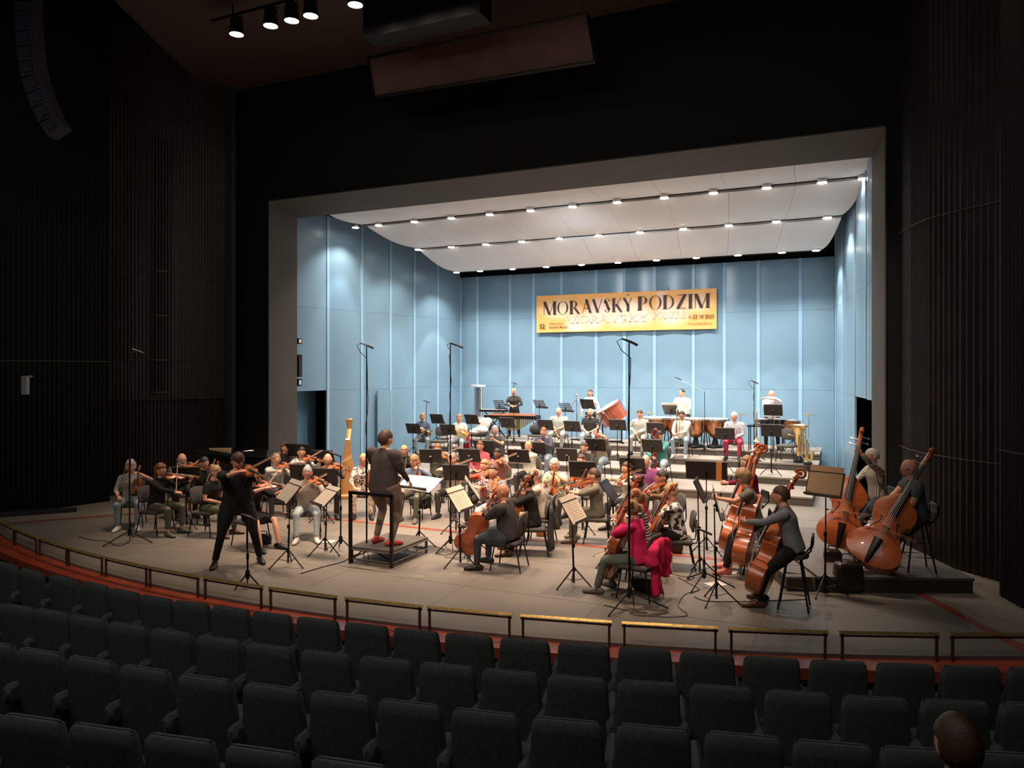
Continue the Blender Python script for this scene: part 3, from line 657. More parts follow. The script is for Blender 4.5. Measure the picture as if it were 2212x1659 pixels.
def two_bone(S, T, l1, l2, pole):
    S, T = V(S), V(T); d = T-S; L = d.length
    if L > (l1+l2)*.985: T = S+d.normalized()*(l1+l2)*.985; d = T-S; L = d.length
    L = max(L, .06); u = d.normalized(); a = (l1*l1-l2*l2+L*L)/(2*L); h = math.sqrt(max(l1*l1-a*a, 0))
    p = V(pole)-u*V(pole).dot(u); p = p.normalized() if p.length > 1e-5 else V((0, 0, -1))
    return S+u*a+p*h, T
CHAIRS = []
PEOPLE = {}
SHOE = {'black': (.012, .011, .011), 'brown': (.09, .035, .018), 'white': (.6, .57, .52), 'pink': (.65, .16, .14), 'red': (.45, .05, .03), 'grey': (.12, .11, .09)}
def person(key, px, py, who, act='', h=0, sit=.45, Y=None, face=None, pose='lap', top=('black', (.02, .02, .02)), sleeve='long', legs=('black', (.02, .02, .022)), skirt=False, hair=('short', 'brown'), skin='fair', glasses=False, beard=None, sex='m', s=1.0, wd=1.0, lean=8, nod=8, turn=0, shoe='black', spread=.17, feet=None, foot_dx=0, pants_len=1.0, instr=None, bow=.30, chair='chair', group=None, rh=None, lh=None, standz=None, headonly=False, ins_kw={}):
    """One player: body, hair, garments and shoes, posed in the local frame (faces +y)."""
    female = sex == 'f'; st = sit is None
    wq = (1.02 if female else 1.14)*wd
    pel = .942 if st else sit+.085
    le = R(lean); up = V((0, math.sin(le), math.cos(le)))
    Pv = V((0, 0, pel)); N = Pv+up*.50; up2 = V((0, math.sin(le*.7), math.cos(le*.7))); Hc = N+up2*.150+V((0, .018, 0))
    # place so that the head meets the sight line
    hz = h+Hc.z*s
    zd = (CH-hz)*F/(py-HY) if Y is None else Y*zf(px)
    hp = PD(px, py, zd)
    target = V((-6.8, 10.1)) if face is None else V(face)
    dv = target-V((hp.x, hp.y)); rz = math.atan2(dv.y, dv.x)-PI/2
    Rm = M.Rotation(rz, 4, 'Z'); off = Rm @ V((Hc.x*s, Hc.y*s, 0)); org = V((hp.x-off.x, hp.y-off.y, h))
    root = empty('person', org, rz, (who+' '+act).strip(), 'person', group)
    W = M.Translation(org) @ Rm; WI = W.inverted(); S = M.Scale(s, 4)
    J = dict(N=N, Hc=Hc, P=Pv, up=up, W=W, WI=WI, org=org, rz=rz, st=st, s=s, sw=.172*wq)
    shy = -.02; SHl = N+V((-.165*wq, shy, -.058)); SHr = N+V((.165*wq, shy, -.058)); J['SHl'], J['SHr'] = SHl, SHr
    # legs
    hipx = .092*wq
    if st:
        sp = spread if spread else .1
        fe = feet or ((-sp, .03), (sp, .03)); an = [V((fe[0][0], fe[0][1]-.03, .085)), V((fe[1][0], fe[1][1]-.03, .085))]; kn = []
        for sg, a in zip((-1, 1), an): k, _ = two_bone((sg*hipx, 0, pel-.04), a, .43, .43, (sg*.12, 1, 0)); kn.append(k)
    else:
        fe = feet or ((-spread, .46+foot_dx), (spread, .44+foot_dx))
        high = sit > .6
        an = [V((fe[0][0], fe[0][1]-.02, .085 if not high else .085)), V((fe[1][0], fe[1][1]-.02, .085))]; kn = []
        for sg, a in zip((-1, 1), an):
            if high and abs(a.y) > .1: a.z = .085
            k, a2 = two_bone((sg*hipx, 0, pel-.03), a, .43, .42, (sg*spread*1.4, 1.0, .75)); kn.append(k); a.x, a.y, a.z = a2.x, a2.y, a2.z
    # instrument decides the hands
    tgt = POSES[pose](J, bow, ins_kw) if pose else {}
    LH = tgt.get('L', V((-.13, .36, pel+.14))); RH_ = tgt.get('R', V((.13, .36, pel+.14)))
    if lh is not None: LH = V(lh)
    if rh is not None: RH_ = V(rh)
    la, fa = .275, .245
    El, Wl = two_bone(SHl, LH, la, fa, tgt.get('pl', (-.5, -.2, -1))); Er, Wr = two_bone(SHr, RH_, la, fa, tgt.get('pr', (.6, -.2, -1)))
    # body
    b = MB()
    b.tube([Pv-up*.10, Pv, Pv+up*.2, Pv+up*.38, Pv+up*.47], [(.13*wq, .09), (.15*wq, .10), (.125*wq, .09), (.15*wq, .10), (.11*wq, .07)], 10, (0, 1, 0), rnd=True)
    b.tube([N-up*.08, N+up*.02, Hc-up2*.05], [(.085, .065), (.060, .062), (.057, .060)], 10, (0, 1, 0))
    HMx = M.Translation(Hc) @ M.Rotation(R(turn), 4, 'Z') @ M.Rotation(-R(nod), 4, 'X') @ M.Scale(1.11, 4)
    if female: HMx = HMx @ M.Scale(.96, 4)
    b.add(HV, HF, HMx)
    for sg in (-1, 1): b.ell((sg*.078, -.005, -.005), (.010, .020, .031), 8, 6, HMx)
    for A, E, Wt in ((SHl, El, Wl), (SHr, Er, Wr)):
        b.tube([A, A.lerp(E, .5), E, E.lerp(Wt, .35), Wt], [.050*wq, .045*wq, .037, .036, .025], 8, rnd=False)
    for sg, E, Wt, key_h in ((-1, El, Wl, 'hl'), (1, Er, Wr, 'hr')):
        d = (Wt-E).normalized(); d = (d+V(tgt.get(key_h, (0, 0, 0)))).normalized()
        up_ = V(tgt.get(key_h+'n', (sg*.6, 0, .8))); Mh = frame(Wt, d, up_)
        hg = HANDS[(tgt.get('curl', .9), 0 if sg > 0 else 1)]; b.add(hg.v, hg.f, Mh)
    for sg, k, a in zip((-1, 1), kn, an):
        hp_ = V((sg*hipx, 0, pel-.02)); b.tube([hp_, hp_.lerp(k, .5), k, k.lerp(a, .35), a, a+V((0, .0, -.02))], [.08*wq, .07*wq, .052, .050, .034, .034], 8)
    bo = b.build('body', SK[skin], root, 'all', S)
    # face details
    link('eyes', EYEM, bo, HMx); link('lips', LIPM, bo, HMx); link('eyebrows', browmesh('grey' if hair[1] in ('white', 'grey') else 'brown' if hair[1] != 'dark' else 'dark'), bo, HMx)
    if glasses: link('glasses', GLASM, root, S @ HMx)
    if beard:
        q = MB(); q.tube([(-.058, .045, -.035), (-.050, .066, -.075), (-.02, .088, -.098), (.02, .088, -.098), (.050, .066, -.075), (.058, .045, -.035)], [(.012, .012), (.016, .02), (.018, .022), (.018, .022), (.016, .02), (.012, .012)], 8, rnd=True)
        q.tube([(-.03, .088, -.048), (0, .098, -.044), (.03, .088, -.048)], .006, 6); q.build('beard', hairmat(beard), root, 'all', S @ HMx)
    hair_obj(hair[0], hair[1], root, S @ HMx)
    # top garment
    tm = top[1] if not isinstance(top[1], tuple) else cloth(*top)
    b = MB(); bust = .012 if female else 0
    belly = max(0, wd-1)*.10
    b.tube([Pv-up*(.15 if st and not female else .07)-V((0, .01, 0)), Pv+up*.04, Pv+up*.20, Pv+up*.36+V((0, bust, 0)), Pv+up*.44, N-up*.030, N+up*(.030 if sleeve == 'long' else .010)], [(.176*wq, .130+belly), (.176*wq, .130+belly), (.156*wq, .118+belly), (.176*wq, .128+bust), (.165*wq, .098), (.112, .084), (.066, .068)], 14, (0, 1, 0))
    for A, E, Wt in ((SHl, El, Wl), (SHr, Er, Wr)):
        inn = A*.75+Pv*.0+(N-up*.1)*.25
        b.tube([inn, A], [.068, .060*wq], 8); b.ell(A-V((0, 0, .008)), .058*wq, 10, 8); b.tube([N-up*.045, (N-up*.035)*.5+A*.5, A+V((0, 0, -.006))], [.074, .064, .054*wq], 8)
        if sleeve == 'long': b.tube([A, A.lerp(E, .5), E, E.lerp(Wt, .45), E.lerp(Wt, .93)], [.062*wq, .057*wq, .051, .048, .038], 8, rnd=False)
        elif sleeve == 'mid': b.tube([A, A.lerp(E, .5), E, E.lerp(Wt, .30)], [.062*wq, .057*wq, .052, .048], 8)
        else: b.tube([A, A.lerp(E, .40), A.lerp(E, .68)], [.064*wq, .063*wq, .061], 8)
    o = b.build('top' if female else 'shirt', tm, root, None, S); remesh(o)
    # legs garment
    lm_ = legs[1] if not isinstance(legs[1], tuple) else cloth(*legs)
    b = MB()
    if skirt:
        if st: b.tube([Pv+up*.06, Pv-up*.04, (0, 0, pel-.25), (0, .02, pel-.45)], [(.155, .11), (.17, .125), (.17, .13), (.18, .14)], 12, (0, 1, 0))
        else:
            km = (kn[0]+kn[1])/2; b.tube([Pv+V((0, -.05, .05)), Pv+V((0, .02, -.01)), Pv.lerp(km, .55)+V((0, 0, .0)), Pv.lerp(km, .92)], [(.155, .10), (.175, .12), (.17, .09), (.155, .075)], 12, (0, 0, 1))
            for sg, k in zip((-1, 1), kn): hp_ = V((sg*hipx, 0, pel-.02)); b.tube([hp_, hp_.lerp(k, .5), hp_.lerp(k, .93)], [.10*wq, .088*wq, .072], 8)
        o = b.build('skirt', lm_, root, None, S); remesh(o, .018, 4)
    else:
        b.ell(Pv-V((0, .0, .015)), (.172*wq, .125+belly*.6, .115), 14, 8)
        for sg, k, a in zip((-1, 1), kn, an):
            hp_ = V((sg*hipx, 0, pel-.02)); e_ = k.lerp(a, .94*pants_len)
            b.tube([hp_, hp_.lerp(k, .5), k.lerp(hp_, .06), k, k.lerp(e_, .5), e_], [.098*wq, .086*wq, .072, .069, .060, .054], 8)
        o = b.build('trousers', lm_, root, None, S); remesh(o, .018, 4)
    # shoes
    sm = mat('shoe_'+shoe, SHOE[shoe], .4, 0, .1)
    for sg, k, a in zip((-1, 1), kn, an):
        dx, dy = (sg*.25, 1); q = MB(); f = V((dx, dy, 0)).normalized(); g0 = V((a.x, a.y, a.z-.085))
        q.tube([g0-f*.075+V((0, 0, .045)), g0-f*.03+V((0, 0, .055)), g0+f*.05+V((0, 0, .046)), g0+f*.13+V((0, 0, .034)), g0+f*.185+V((0, 0, .026))], [(.034, .040), (.038, .054), (.044, .045), (.046, .033), (.030, .022)], 10, (0, 0, 1), rnd=True)
        q.tube([g0+V((0, 0, .05)), g0+V((0, 0, .105))], [.042, .040], 8)
        q.build('shoe', sm, root, 'all', S)
    rec = dict(root=root, who=who, org=org, rz=rz, J=J, tgt=tgt, h=h, W=W, s=s, El=El, Er=Er, Wl=Wl, Wr=Wr)
    PEOPLE[key] = rec
    if chair: CHAIRS.append((chair, org, rz, who, sit))
    for nm, fn in tgt.get('things', []): fn(W @ S, who)
    return rec

# ---- poses: hand targets (local) plus the instruments held, as functions of a world matrix
def P_lap(J, bow, kw):
    z = J['P'].z+.10; return dict(L=V((-.10, .30, z)), R=V((.10, .30, z)), hl=(.6, .5, 0), hr=(-.6, .5, 0), hln=(0, 0, 1), hrn=(0, 0, 1), curl=.25)
def P_stand(J, bow, kw): 
    z = J['P'].z; return dict(L=V((-.30, .08, z-.06)), R=V((.30, .10, z-.04)), curl=.9, hln=(-1, 0, 0), hrn=(1, 0, 0))
def viol(J, bow, kw, kind='violin'):
    N = J['N']; k = 1.12 if kind == 'viola' else 1.0
    O = N+V((-.055, .085, .045)); az = kw.get('az', 40); dz = kw.get('dz', -.10)
    d = V((-math.sin(R(az)), math.cos(R(az)), dz)).normalized(); n = V((.45*math.cos(R(az)), .45*math.sin(R(az)), 1)); Mx = frame(O, d, n); nz = V(Mx.col[2][:3])
    Lh = O+d*.47*k-nz*.045-d*.02; Lh += V((-.01, -.02, -.035))
    Pb = O+d*.20*k+nz*.050; bd = d.cross(nz).normalized(); 
    if bd.x < 0: bd = -bd
    bd = (bd+V((0, 0, kw.get('bz', .10)))).normalized()
    hand = Pb+bd*bow; Mb = frame(hand, -bd, nz)
    return dict(L=Lh, R=hand+nz*.02+bd*.02, pl=(-.2, .1, -1), pr=(.9, -.15, -.35), hl=(.4, -.1, .9), hln=(-1, .2, 0), hr=tuple(-bd*.5-nz*.3), hrn=tuple(nz), curl=1.25 if True else 0,
        things=[(kind, lambda W, who: make_fiddle(kind, W @ Mx, '%s played by the %s' % (kind, who))), ('bow', lambda W, who: make_bow(W @ Mb, '%s bow in the right hand of the %s' % (kind, who)))])
def P_violin(J, bow, kw): return viol(J, bow, kw)
def P_viola(J, bow, kw): return viol(J, bow, kw, 'viola')
def rest(J, bow, kw, kind='violin'):
    z = J['P'].z; O = V((-.13, .30, z+.09)); d = V((-.10, -.02, 1)).normalized(); Mx = frame(O, d, V((.2, 1, .0)))
    Lh = O+d*.43+V((-.02, -.03, 0)); hand = V((.17, .34, z+.11)); Mb = frame(hand, V((-.25, .25, 1)), V((0, 1, 0)))
    return dict(L=Lh, R=hand, pl=(-.8, -.3, -.6), hln=(-1, 0, .3), hrn=(0, 0, 1), hl=(.4, .3, 0), hr=(-.3, .5, 0), curl=1.25,
        things=[(kind, lambda W, who: make_fiddle(kind, W @ Mx, '%s resting upright on the lap of the %s' % (kind, who))), ('bow', lambda W, who: make_bow(W @ Mb, '%s bow resting with the %s' % (kind, who)))])
def P_rest(J, bow, kw): return rest(J, bow, kw)
def P_vrest(J, bow, kw): return rest(J, bow, kw, 'viola')
def big(J, bow, kw, kind):
    WI = J['WI']; k = 1/J['s']
    if 'a' in kw: A = (WI @ V(kw['a']))*k; B = (WI @ V(kw['b']))*k
    elif kind == 'cello': A = V((.02, .50, .20)); B = V((-.10, .06, J['N'].z+.26))
    else: A = V((-.05, .42, .16)); B = V((-.22, .05, J['N'].z+.50))
    d = (B-A).normalized(); n = V(kw.get('n', (0, .94, .3)))
    if 'nw' in kw: n = (WI.to_3x3() @ V(kw['nw']))
    Mx = frame(A, d, n); nz = V(Mx.col[2][:3]); xx = V(Mx.col[0][:3])
    Lc, bl = (1.22, .70) if kind == 'cello' else (1.85, 1.10)
    fl = kw.get('fl', .72 if kind == 'cello' else .66); Lh = A+d*Lc*fl+V((0, 0, 0))-nz*.02
    Pb = A+d*(bl*.50)+nz*(.12 if kind == 'cello' else .19); bd = xx if xx.x > 0 else -xx; bd = (bd+V((0, 0, kw.get('bz', -.12)))).normalized()
    hand = Pb+bd*bow; Mb = frame(hand, -bd, d if True else nz)
    sc_ = kw.get('sc', (B-A).length/Lc)
    return dict(L=Lh, R=hand+bd*.02, pl=(-1, .1, -.75), pr=(1, -.2, -.3), hln=(-1, .3, 0), hl=(.7, .2, .1), hrn=(0, .5, 1), hr=(-.5, .4, -.2), curl=1.25,
        things=[(kind, lambda W, who: make_fiddle(kind, (W @ Mx) @ M.Scale(sc_, 4), ('cello' if kind == 'cello' else 'double bass')+' played by the %s' % who)), ('bow', lambda W, who: make_bow(W @ Mb, ('cello' if kind == 'cello' else 'bass')+' bow held by the %s' % who, .95))])
def P_cello(J, bow, kw): return big(J, bow, kw, 'cello')
def P_bass(J, bow, kw): return big(J, bow, kw, 'bass')
def wind(J, kw, kind, L1, L2, dirv, n=(0, 0, 1), off=(0, .10, -.06), lab=None):
    O = J['Hc']+V(off); d = V(dirv).normalized(); Mx = frame(O, d, V(n))
    return dict(L=O+d*L1+V((-.03, -.03, -.01)), R=O+d*L2+V((.03, -.03, -.01)), pl=(-1, 0, -.7), pr=(1, 0, -.7), hl=(.7, .3, .1), hr=(-.7, .3, .1), hln=(-.4, -1, 0), hrn=(.4, -1, 0), curl=.9,
        things=[(kind, lambda W, who: WIND[kind](W @ Mx, '%s held to the lips of the %s' % (lab or kind, who)))])
def P_clarinet(J, bow, kw): return wind(J, kw, 'clarinet', .22, .40, (0, .62, -.78))
def P_oboe(J, bow, kw): return wind(J, kw, 'oboe', .22, .38, (0, .66, -.75))
def P_flute(J, bow, kw): return wind(J, kw, 'flute', .30, .52, (1, .12, -.12), off=(-.06, .115, -.06))
def P_bassoon(J, bow, kw):
    O = V((.24, .12, J['P'].z-.02)); d = V((-.34, .10, 1)).normalized(); Mx = frame(O, d, (0, 1, 0))
    return dict(L=O+d*.72+V((-.02, .0, 0)), R=O+d*.35+V((.02, .02, 0)), pl=(-1, 0, -.5), pr=(1, -.4, -.4), hln=(-.5, -1, 0), hrn=(1, 0, 0), hl=(.6, .4, .2), hr=(-.4, .5, 0), curl=.9,
        things=[('bassoon', lambda W, who: WIND['bassoon'](W @ Mx, 'bassoon held by the %s' % who))])
def P_contra(J, bow, kw):
    O = V((.10, .32, .12)); d = V((-.04, -.04, 1)).normalized(); Mx = frame(O, d, (0, 1, 0))
    return dict(L=O+d*.85, R=O+d*.55+V((.05, 0, 0)), pl=(-1, 0, -.5), pr=(1, -.4, -.4), curl=.9, hl=(.6, .4, 0), hr=(-.5, .4, 0),
        things=[('contrabassoon', lambda W, who: WIND['contrabassoon'](W @ Mx, 'red contrabassoon with curled tubing held by the %s' % who))])
def P_horn(J, bow, kw):
    O = V((.02, .30, J['P'].z+.22)); Mx = frame(O, (0, .3, 1), (-.3, 1, 0))
    return dict(L=O+V((-.10, -.03, .03)), R=O+V((.14, -.04, -.03)), curl=.9, hl=(.5, .4, 0), hr=(-.5, .3, 0),
        things=[('horn', lambda W, who: WIND['horn'](W @ Mx, 'brass french horn on the lap of the %s' % who))])
def P_trumplap(J, bow, kw):
    O = V((.14, .20, J['P'].z+.16)); d = V((-.55, .55, -.62)).normalized(); Mx = frame(O, d, (0, .2, 1))
    return dict(L=O+d*.15+V((-.02, -.03, .04)), R=O+d*.05+V((.05, -.03, .04)), curl=.9, hl=(.5, .4, -.3), hr=(-.5, .4, -.3),
        things=[('trumpet', lambda W, who: WIND['trumpet'](W @ Mx, 'brass trumpet resting on the thigh of the %s' % who))])
def P_trombone(J, bow, kw):
    sgn = kw.get('side', 1); O = V((sgn*.10, .34, J['P'].z+.62)); d = V((0, .04, -1)).normalized(); Mx = frame(O, d, (0, 1, 0))
    return dict(L=O+d*.48+V((-.05, -.02, 0)), R=O+d*.54+V((.05, -.02, 0)), curl=.9, hl=(.5, .4, 0), hr=(-.5, .4, 0),
        things=[('trombone', lambda W, who: WIND['trombone'](W @ Mx, 'brass trombone held upright by the %s' % who))])
def P_mallet(J, bow, kw):
    z = J['P'].z; return dict(L=V((-.09, .26, z+.16)), R=V((.09, .26, z+.16)), pl=(-1, -.3, -.3), pr=(1, -.3, -.3), hl=(.8, .3, 0), hr=(-.8, .3, 0), curl=1.25,
        things=[('mallet', lambda W, who: make_stick(W @ frame(V((-.05, .30, z+.17)), (.7, .5, .25), (0, 0, 1)), 'wooden mallet held by the %s' % who))])
def P_timp(J, bow, kw):
    z = J['P'].z; return dict(L=V((-.22, .36, z+.10)), R=V((.20, .20, z+.05)), curl=1.25, hl=(.2, .8, 0), hr=(0, .8, 0))
def P_across(J, bow, kw):
    return dict(L=J['N']+V((.16, .22, .06)), R=J['N']+V((-.05, .30, -.30)), pl=(-1, .4, .2), pr=(1, .1, -.5), hl=(1, -.1, 0), hr=(-.8, .3, .2), curl=.25)
def P_conduct(J, bow, kw):
    z = J['P'].z; return dict(L=V((-.20, .28, z+.20)), R=V((.27, .26, z+.02)), curl=.9, pl=(-1, -.4, -.3), hr=(-.2, .6, -.2),
        things=[('baton', lambda W, who: make_stick(W @ frame(V((.25, .34, z+.0)), (-.3, 1, .1), (0, 0, 1)), 'thin white baton held by the %s' % who, .30, .003, .006, 'baton'))])
POSES = dict(lap=P_lap, stand=P_stand, violin=P_violin, viola=P_viola, rest=P_rest, vrest=P_vrest, cello=P_cello, bass=P_bass, clarinet=P_clarinet, oboe=P_oboe, flute=P_flute, bassoon=P_bassoon, contra=P_contra, horn=P_horn, trumplap=P_trumplap, trombone=P_trombone, mallet=P_mallet, timp=P_timp, across=P_across, conduct=P_conduct)
# ---------------------------------------------------------------- instruments
VARN = mat('violin_varnish', (.42, .115, .035), .25, 0, .22, 9, 0, 20, .5)
VARN2 = mat('cello_varnish', (.44, .10, .028), .25, 0, .25, 5, 0, 20, .5)
VARN3 = mat('bass_varnish', (.46, .11, .03), .3, 0, .25, 3, 0, 20, .4)
EBONY = mat('ebony', (.014, .011, .010), .35, 0, .1); MAPLE = mat('pale_maple', (.62, .42, .24), .5, 0, .1)
STRG = mat('string_steel', (.7, .68, .62), .3, .6, 0); BOWW = mat('bow_wood', (.50, .22, .09), .35, 0, .1); BHAIR = mat('bow_hair', (.75, .70, .6), .6, 0, 0)
SILV = mat('silver_keys', (.8, .78, .74), .2, 1, 0)
def tagthing(e, label, cat, group=None): return tag(e, label, cat, group)
OUT = {'v': [(0, .02), (.012, .10), (.04, .19), (.09, .255), (.16, .288), (.22, .293), (.29, .275), (.35, .24), (.39, .205), (.405, .212), (.43, .185), (.48, .160), (.54, .156), (.60, .172), (.635, .205), (.65, .20), (.69, .222), (.76, .236), (.82, .232), (.88, .21), (.93, .165), (.965, .11), (.985, .06), (1, .03)],
       'b': [(0, .02), (.012, .10), (.04, .19), (.09, .262), (.16, .300), (.22, .306), (.29, .285), (.35, .245), (.39, .205), (.405, .212), (.43, .185), (.48, .165), (.54, .165), (.60, .190), (.635, .225), (.65, .218), (.69, .236), (.75, .235), (.81, .215), (.87, .165), (.92, .115), (.96, .075), (.985, .05), (1, .03)]}
FM = {}
def fiddle_meshes(kind):
    if kind in FM: return FM[kind]
    L, th, tot, arch, vm = {'violin': (.355, .032, .59, .016, VARN), 'viola': (.40, .038, .66, .018, VARN), 'cello': (.75, .115, 1.22, .03, VARN2), 'bass': (1.10, .20, 1.85, .045, VARN3)}[kind]
    o = OUT['b' if kind == 'bass' else 'v']; K = 6; q = MB(); top = []; vs = []; n = len(o)
    for u, wv in o:
        w_ = wv*L; e = math.sin(PI*min(max(u, .0), 1))**.6
        for k in range(K+1): x = -w_+2*w_*k/K; vs.append((x, u*L, th/2+arch*e*(1-(2*k/K-1)**2)))
        for k in range(K+1): x = -w_+2*w_*k/K; vs.append((x, u*L, -th/2-arch*.7*e*(1-(2*k/K-1)**2)))
    fs = []; s = 2*(K+1)
    for i in range(n-1):
        for k in range(K): a = i*s+k; fs.append((a, a+1, a+s+1, a+s)); a += K+1; fs.append((a, a+s, a+s+1, a+1))
        a = i*s; fs.append((a, a+s, a+s+K+1, a+K+1)); a = i*s+K; fs.append((a, a+K+1, a+s+K+1, a+s))
    fs.append(tuple(range(0, K+1))+tuple(range(2*K+1, K, -1))); 
    q.add(vs, fs); R_ = {}
    R_['body'] = q.mesh('body', vm, True)
    nw = .024*L/.355*(.8 if kind == 'bass' else .75 if kind == 'cello' else 1); tz = th/2+arch
    q = MB(); q.tube([(0, L-.01, th/2-nw*.2), (0, L+(tot-L)*.62, th/2+nw*.1)], [(nw*.55, nw*.7), (nw*.5, nw*.5)], 8, (0, 0, 1))
    ps = L+(tot-L)*.60; q.tube([(0, ps, th/2), (0, ps+(tot-ps)*.55, th/2-nw*.5), (0, tot-nw*1.4, th/2-nw*.9)], [(nw*.62, nw*.6), (nw*.6, nw*.55), (nw*.5, nw*.7)], 6, (0, 0, 1)); R_['neck'] = q.mesh('neck', vm, True)
    q = MB(); c = V((0, tot-nw*1.0, th/2-nw*1.2)); pts = []
    for i in range(15): a = PI*.5-i*.62; r = nw*(1.35-.075*i); pts.append((0, c.y+r*math.cos(a), c.z+r*math.sin(a)))
    q.tube(pts, [(nw*.55*(1-.02*i), nw*.42*(1-.04*i)) for i in range(15)], 6); q.ell(c, (nw*.75, nw*.35, nw*.35), 8, 6); R_['scroll'] = q.mesh('scroll', vm, True)
    q = MB()
    for i in range(4): sx = 1 if i % 2 else -1; y = ps+(tot-ps)*(.12+.14*i); q.tube([(0, y, th/2-nw*.2), (sx*nw*1.7, y, th/2-nw*.3), (sx*nw*1.75, y, th/2-nw*.3), (sx*nw*2.3, y, th/2-nw*.3)], [nw*.14, nw*.11, nw*.38, nw*.30], 6, (0, 0, 1))
    R_['pegs'] = q.mesh('pegs', EBONY if kind != 'bass' else CHROME, True)
    q = MB(); q.tube([(0, L*.66, tz+nw*.55), (0, ps, th/2+nw*.42)], [(nw*.85, nw*.22), (nw*.5, nw*.2)], 6, (0, 0, 1)); R_['fingerboard'] = q.mesh('fingerboard', EBONY, True)
    q = MB(); q.tube([(0, L*.015, tz*.75), (0, L*.12, tz+nw*.1), (0, L*.33, tz+nw*.55)], [(nw*.4, nw*.2), (nw*.6, nw*.22), (nw*.95, nw*.2)], 6, (0, 0, 1)); R_['tailpiece'] = q.mesh('tailpiece', EBONY, True)
    q = MB(); bh_ = nw*1.25; q.prism([(-nw*.95, -nw*.15), (-nw*.6, nw*.35), (-nw*.85, bh_*.8), (0, bh_), (nw*.85, bh_*.8), (nw*.6, nw*.35), (nw*.95, -nw*.15), (0, nw*.3)], 0, nw*.18, M.Translation((0, L*.50, tz-nw*.15)) @ M.Rotation(PI/2, 4, 'X')); R_['bridge'] = q.mesh('bridge', MAPLE)
    q = MB()
    for i in range(4): x = (i-1.5)*nw*.40; q.tube([(x*.7, L*.33, tz+nw*.75), (x, L*.495, tz+bh_+nw*.05), (x*.55, ps, th/2+nw*.75), (x*.3, ps+(tot-ps)*.4, th/2+nw*.2)], max(.0009, nw*.04), 4)
    R_['strings'] = q.mesh('strings', STRG)
    for sx in (-1, 1):
        q = MB(); w_ = .118*L; pts = [(sx*(w_+.020*L), L*.40, 0), (sx*(w_+.038*L), L*.42, 0), (sx*(w_+.022*L), L*.46, 0), (sx*w_, L*.50, 0), (sx*(w_-.022*L), L*.54, 0), (sx*(w_-.034*L), L*.585, 0), (sx*(w_-.012*L), L*.60, 0)]
        pts = [(x, y, th/2+arch*(1-(x/(.17*L))**2)*.95+.0008) for x, y, _ in pts]
        q.tube(pts, [.012*L, .008*L, .008*L, .010*L, .008*L, .008*L, .012*L], 5, (0, 0, 1)); R_['f_hole'+('' if sx > 0 else '_')] = q.mesh('f_hole', EBONY)
    if kind in ('cello', 'bass'):
        q = MB(); e = .18 if kind == 'cello' else .14; q.tube([(0, .01, 0), (0, -e, 0)], [.006, .004], 6); q.lathe([(.02, 0), (.014, .02)], 8, M.Translation((0, -.012, 0)) @ M.Rotation(-PI/2, 4, 'X')); R_['endpin'] = q.mesh('endpin', SILV)
    else:
        q = MB(); q.ell((-.055, .035, tz+.004), (.035, .028, .006), 10, 6); R_['chin_rest'] = q.mesh('chin_rest', EBONY, True)
    FM[kind] = R_; return R_
def make_fiddle(kind, Mx, label):
    e = empty({'bass': 'double_bass'}.get(kind, kind), Mx=Mx, label=label, cat={'bass': 'double bass'}.get(kind, kind), group=None)
    fm = fiddle_meshes(kind); bd = link('body', fm['body'], e); nk = link('neck', fm['neck'], e)
    for nm, me in fm.items():
        if nm not in ('body', 'neck'): link(nm.rstrip('_'), me, nk if nm in ('scroll', 'pegs') else bd if nm[0] == 'f' and nm != 'fingerboard' or nm in ('bridge', 'chin_rest') else e)
    return e
_q = MB(); _q.tube([(0, -.03, 0), (0, .30, -.004), (0, .62, .004), (0, .68, .0)], [.0042, .004, .0034, .003], 6); _q.box((0, .685, -.010), (.005, .008, .022)); BWS = _q.mesh('stick', BOWW, True)
_q = MB(); _q.box((0, .34, -.017), (.008, .68, .0015)); BWH = _q.mesh('bow_hair', BHAIR)
_q = MB(); _q.box((0, .0, -.011), (.009, .045, .016)); BWF = _q.mesh('frog', EBONY)
def make_bow(Mx, label, k=1.0):
    e = empty('bow', Mx=Mx @ M.Diagonal((1.35, k, 1.3, 1)), label=label, cat='bow')
    for nm, me in (('stick', BWS), ('bow_hair', BWH), ('frog', BWF)): link(nm, me, e)
def make_stick(Mx, label, L=.36, r=.005, hr=.016, nm='mallet'):
    e = empty(nm, Mx=Mx, label=label, cat=nm)
    q = MB(); q.tube([(0, 0, 0), (0, L, 0)], [r, r*.7], 6); q.build('shaft', MAPLE if nm == 'mallet' else BHAIR, e)
    q = MB(); q.ell((0, L if nm == 'mallet' else 0, 0), (hr, hr*1.2, hr), 8, 6); q.build('head' if nm == 'mallet' else 'cork_grip', BHAIR if nm == 'mallet' else MAPLE, e, 'all')
def thg(nm, Mx, label, cat=None): return empty(nm, Mx=Mx, label=label, cat=cat or nm)
YL = M.Rotation(-PI/2, 4, 'X')       # lathe axis z -> y
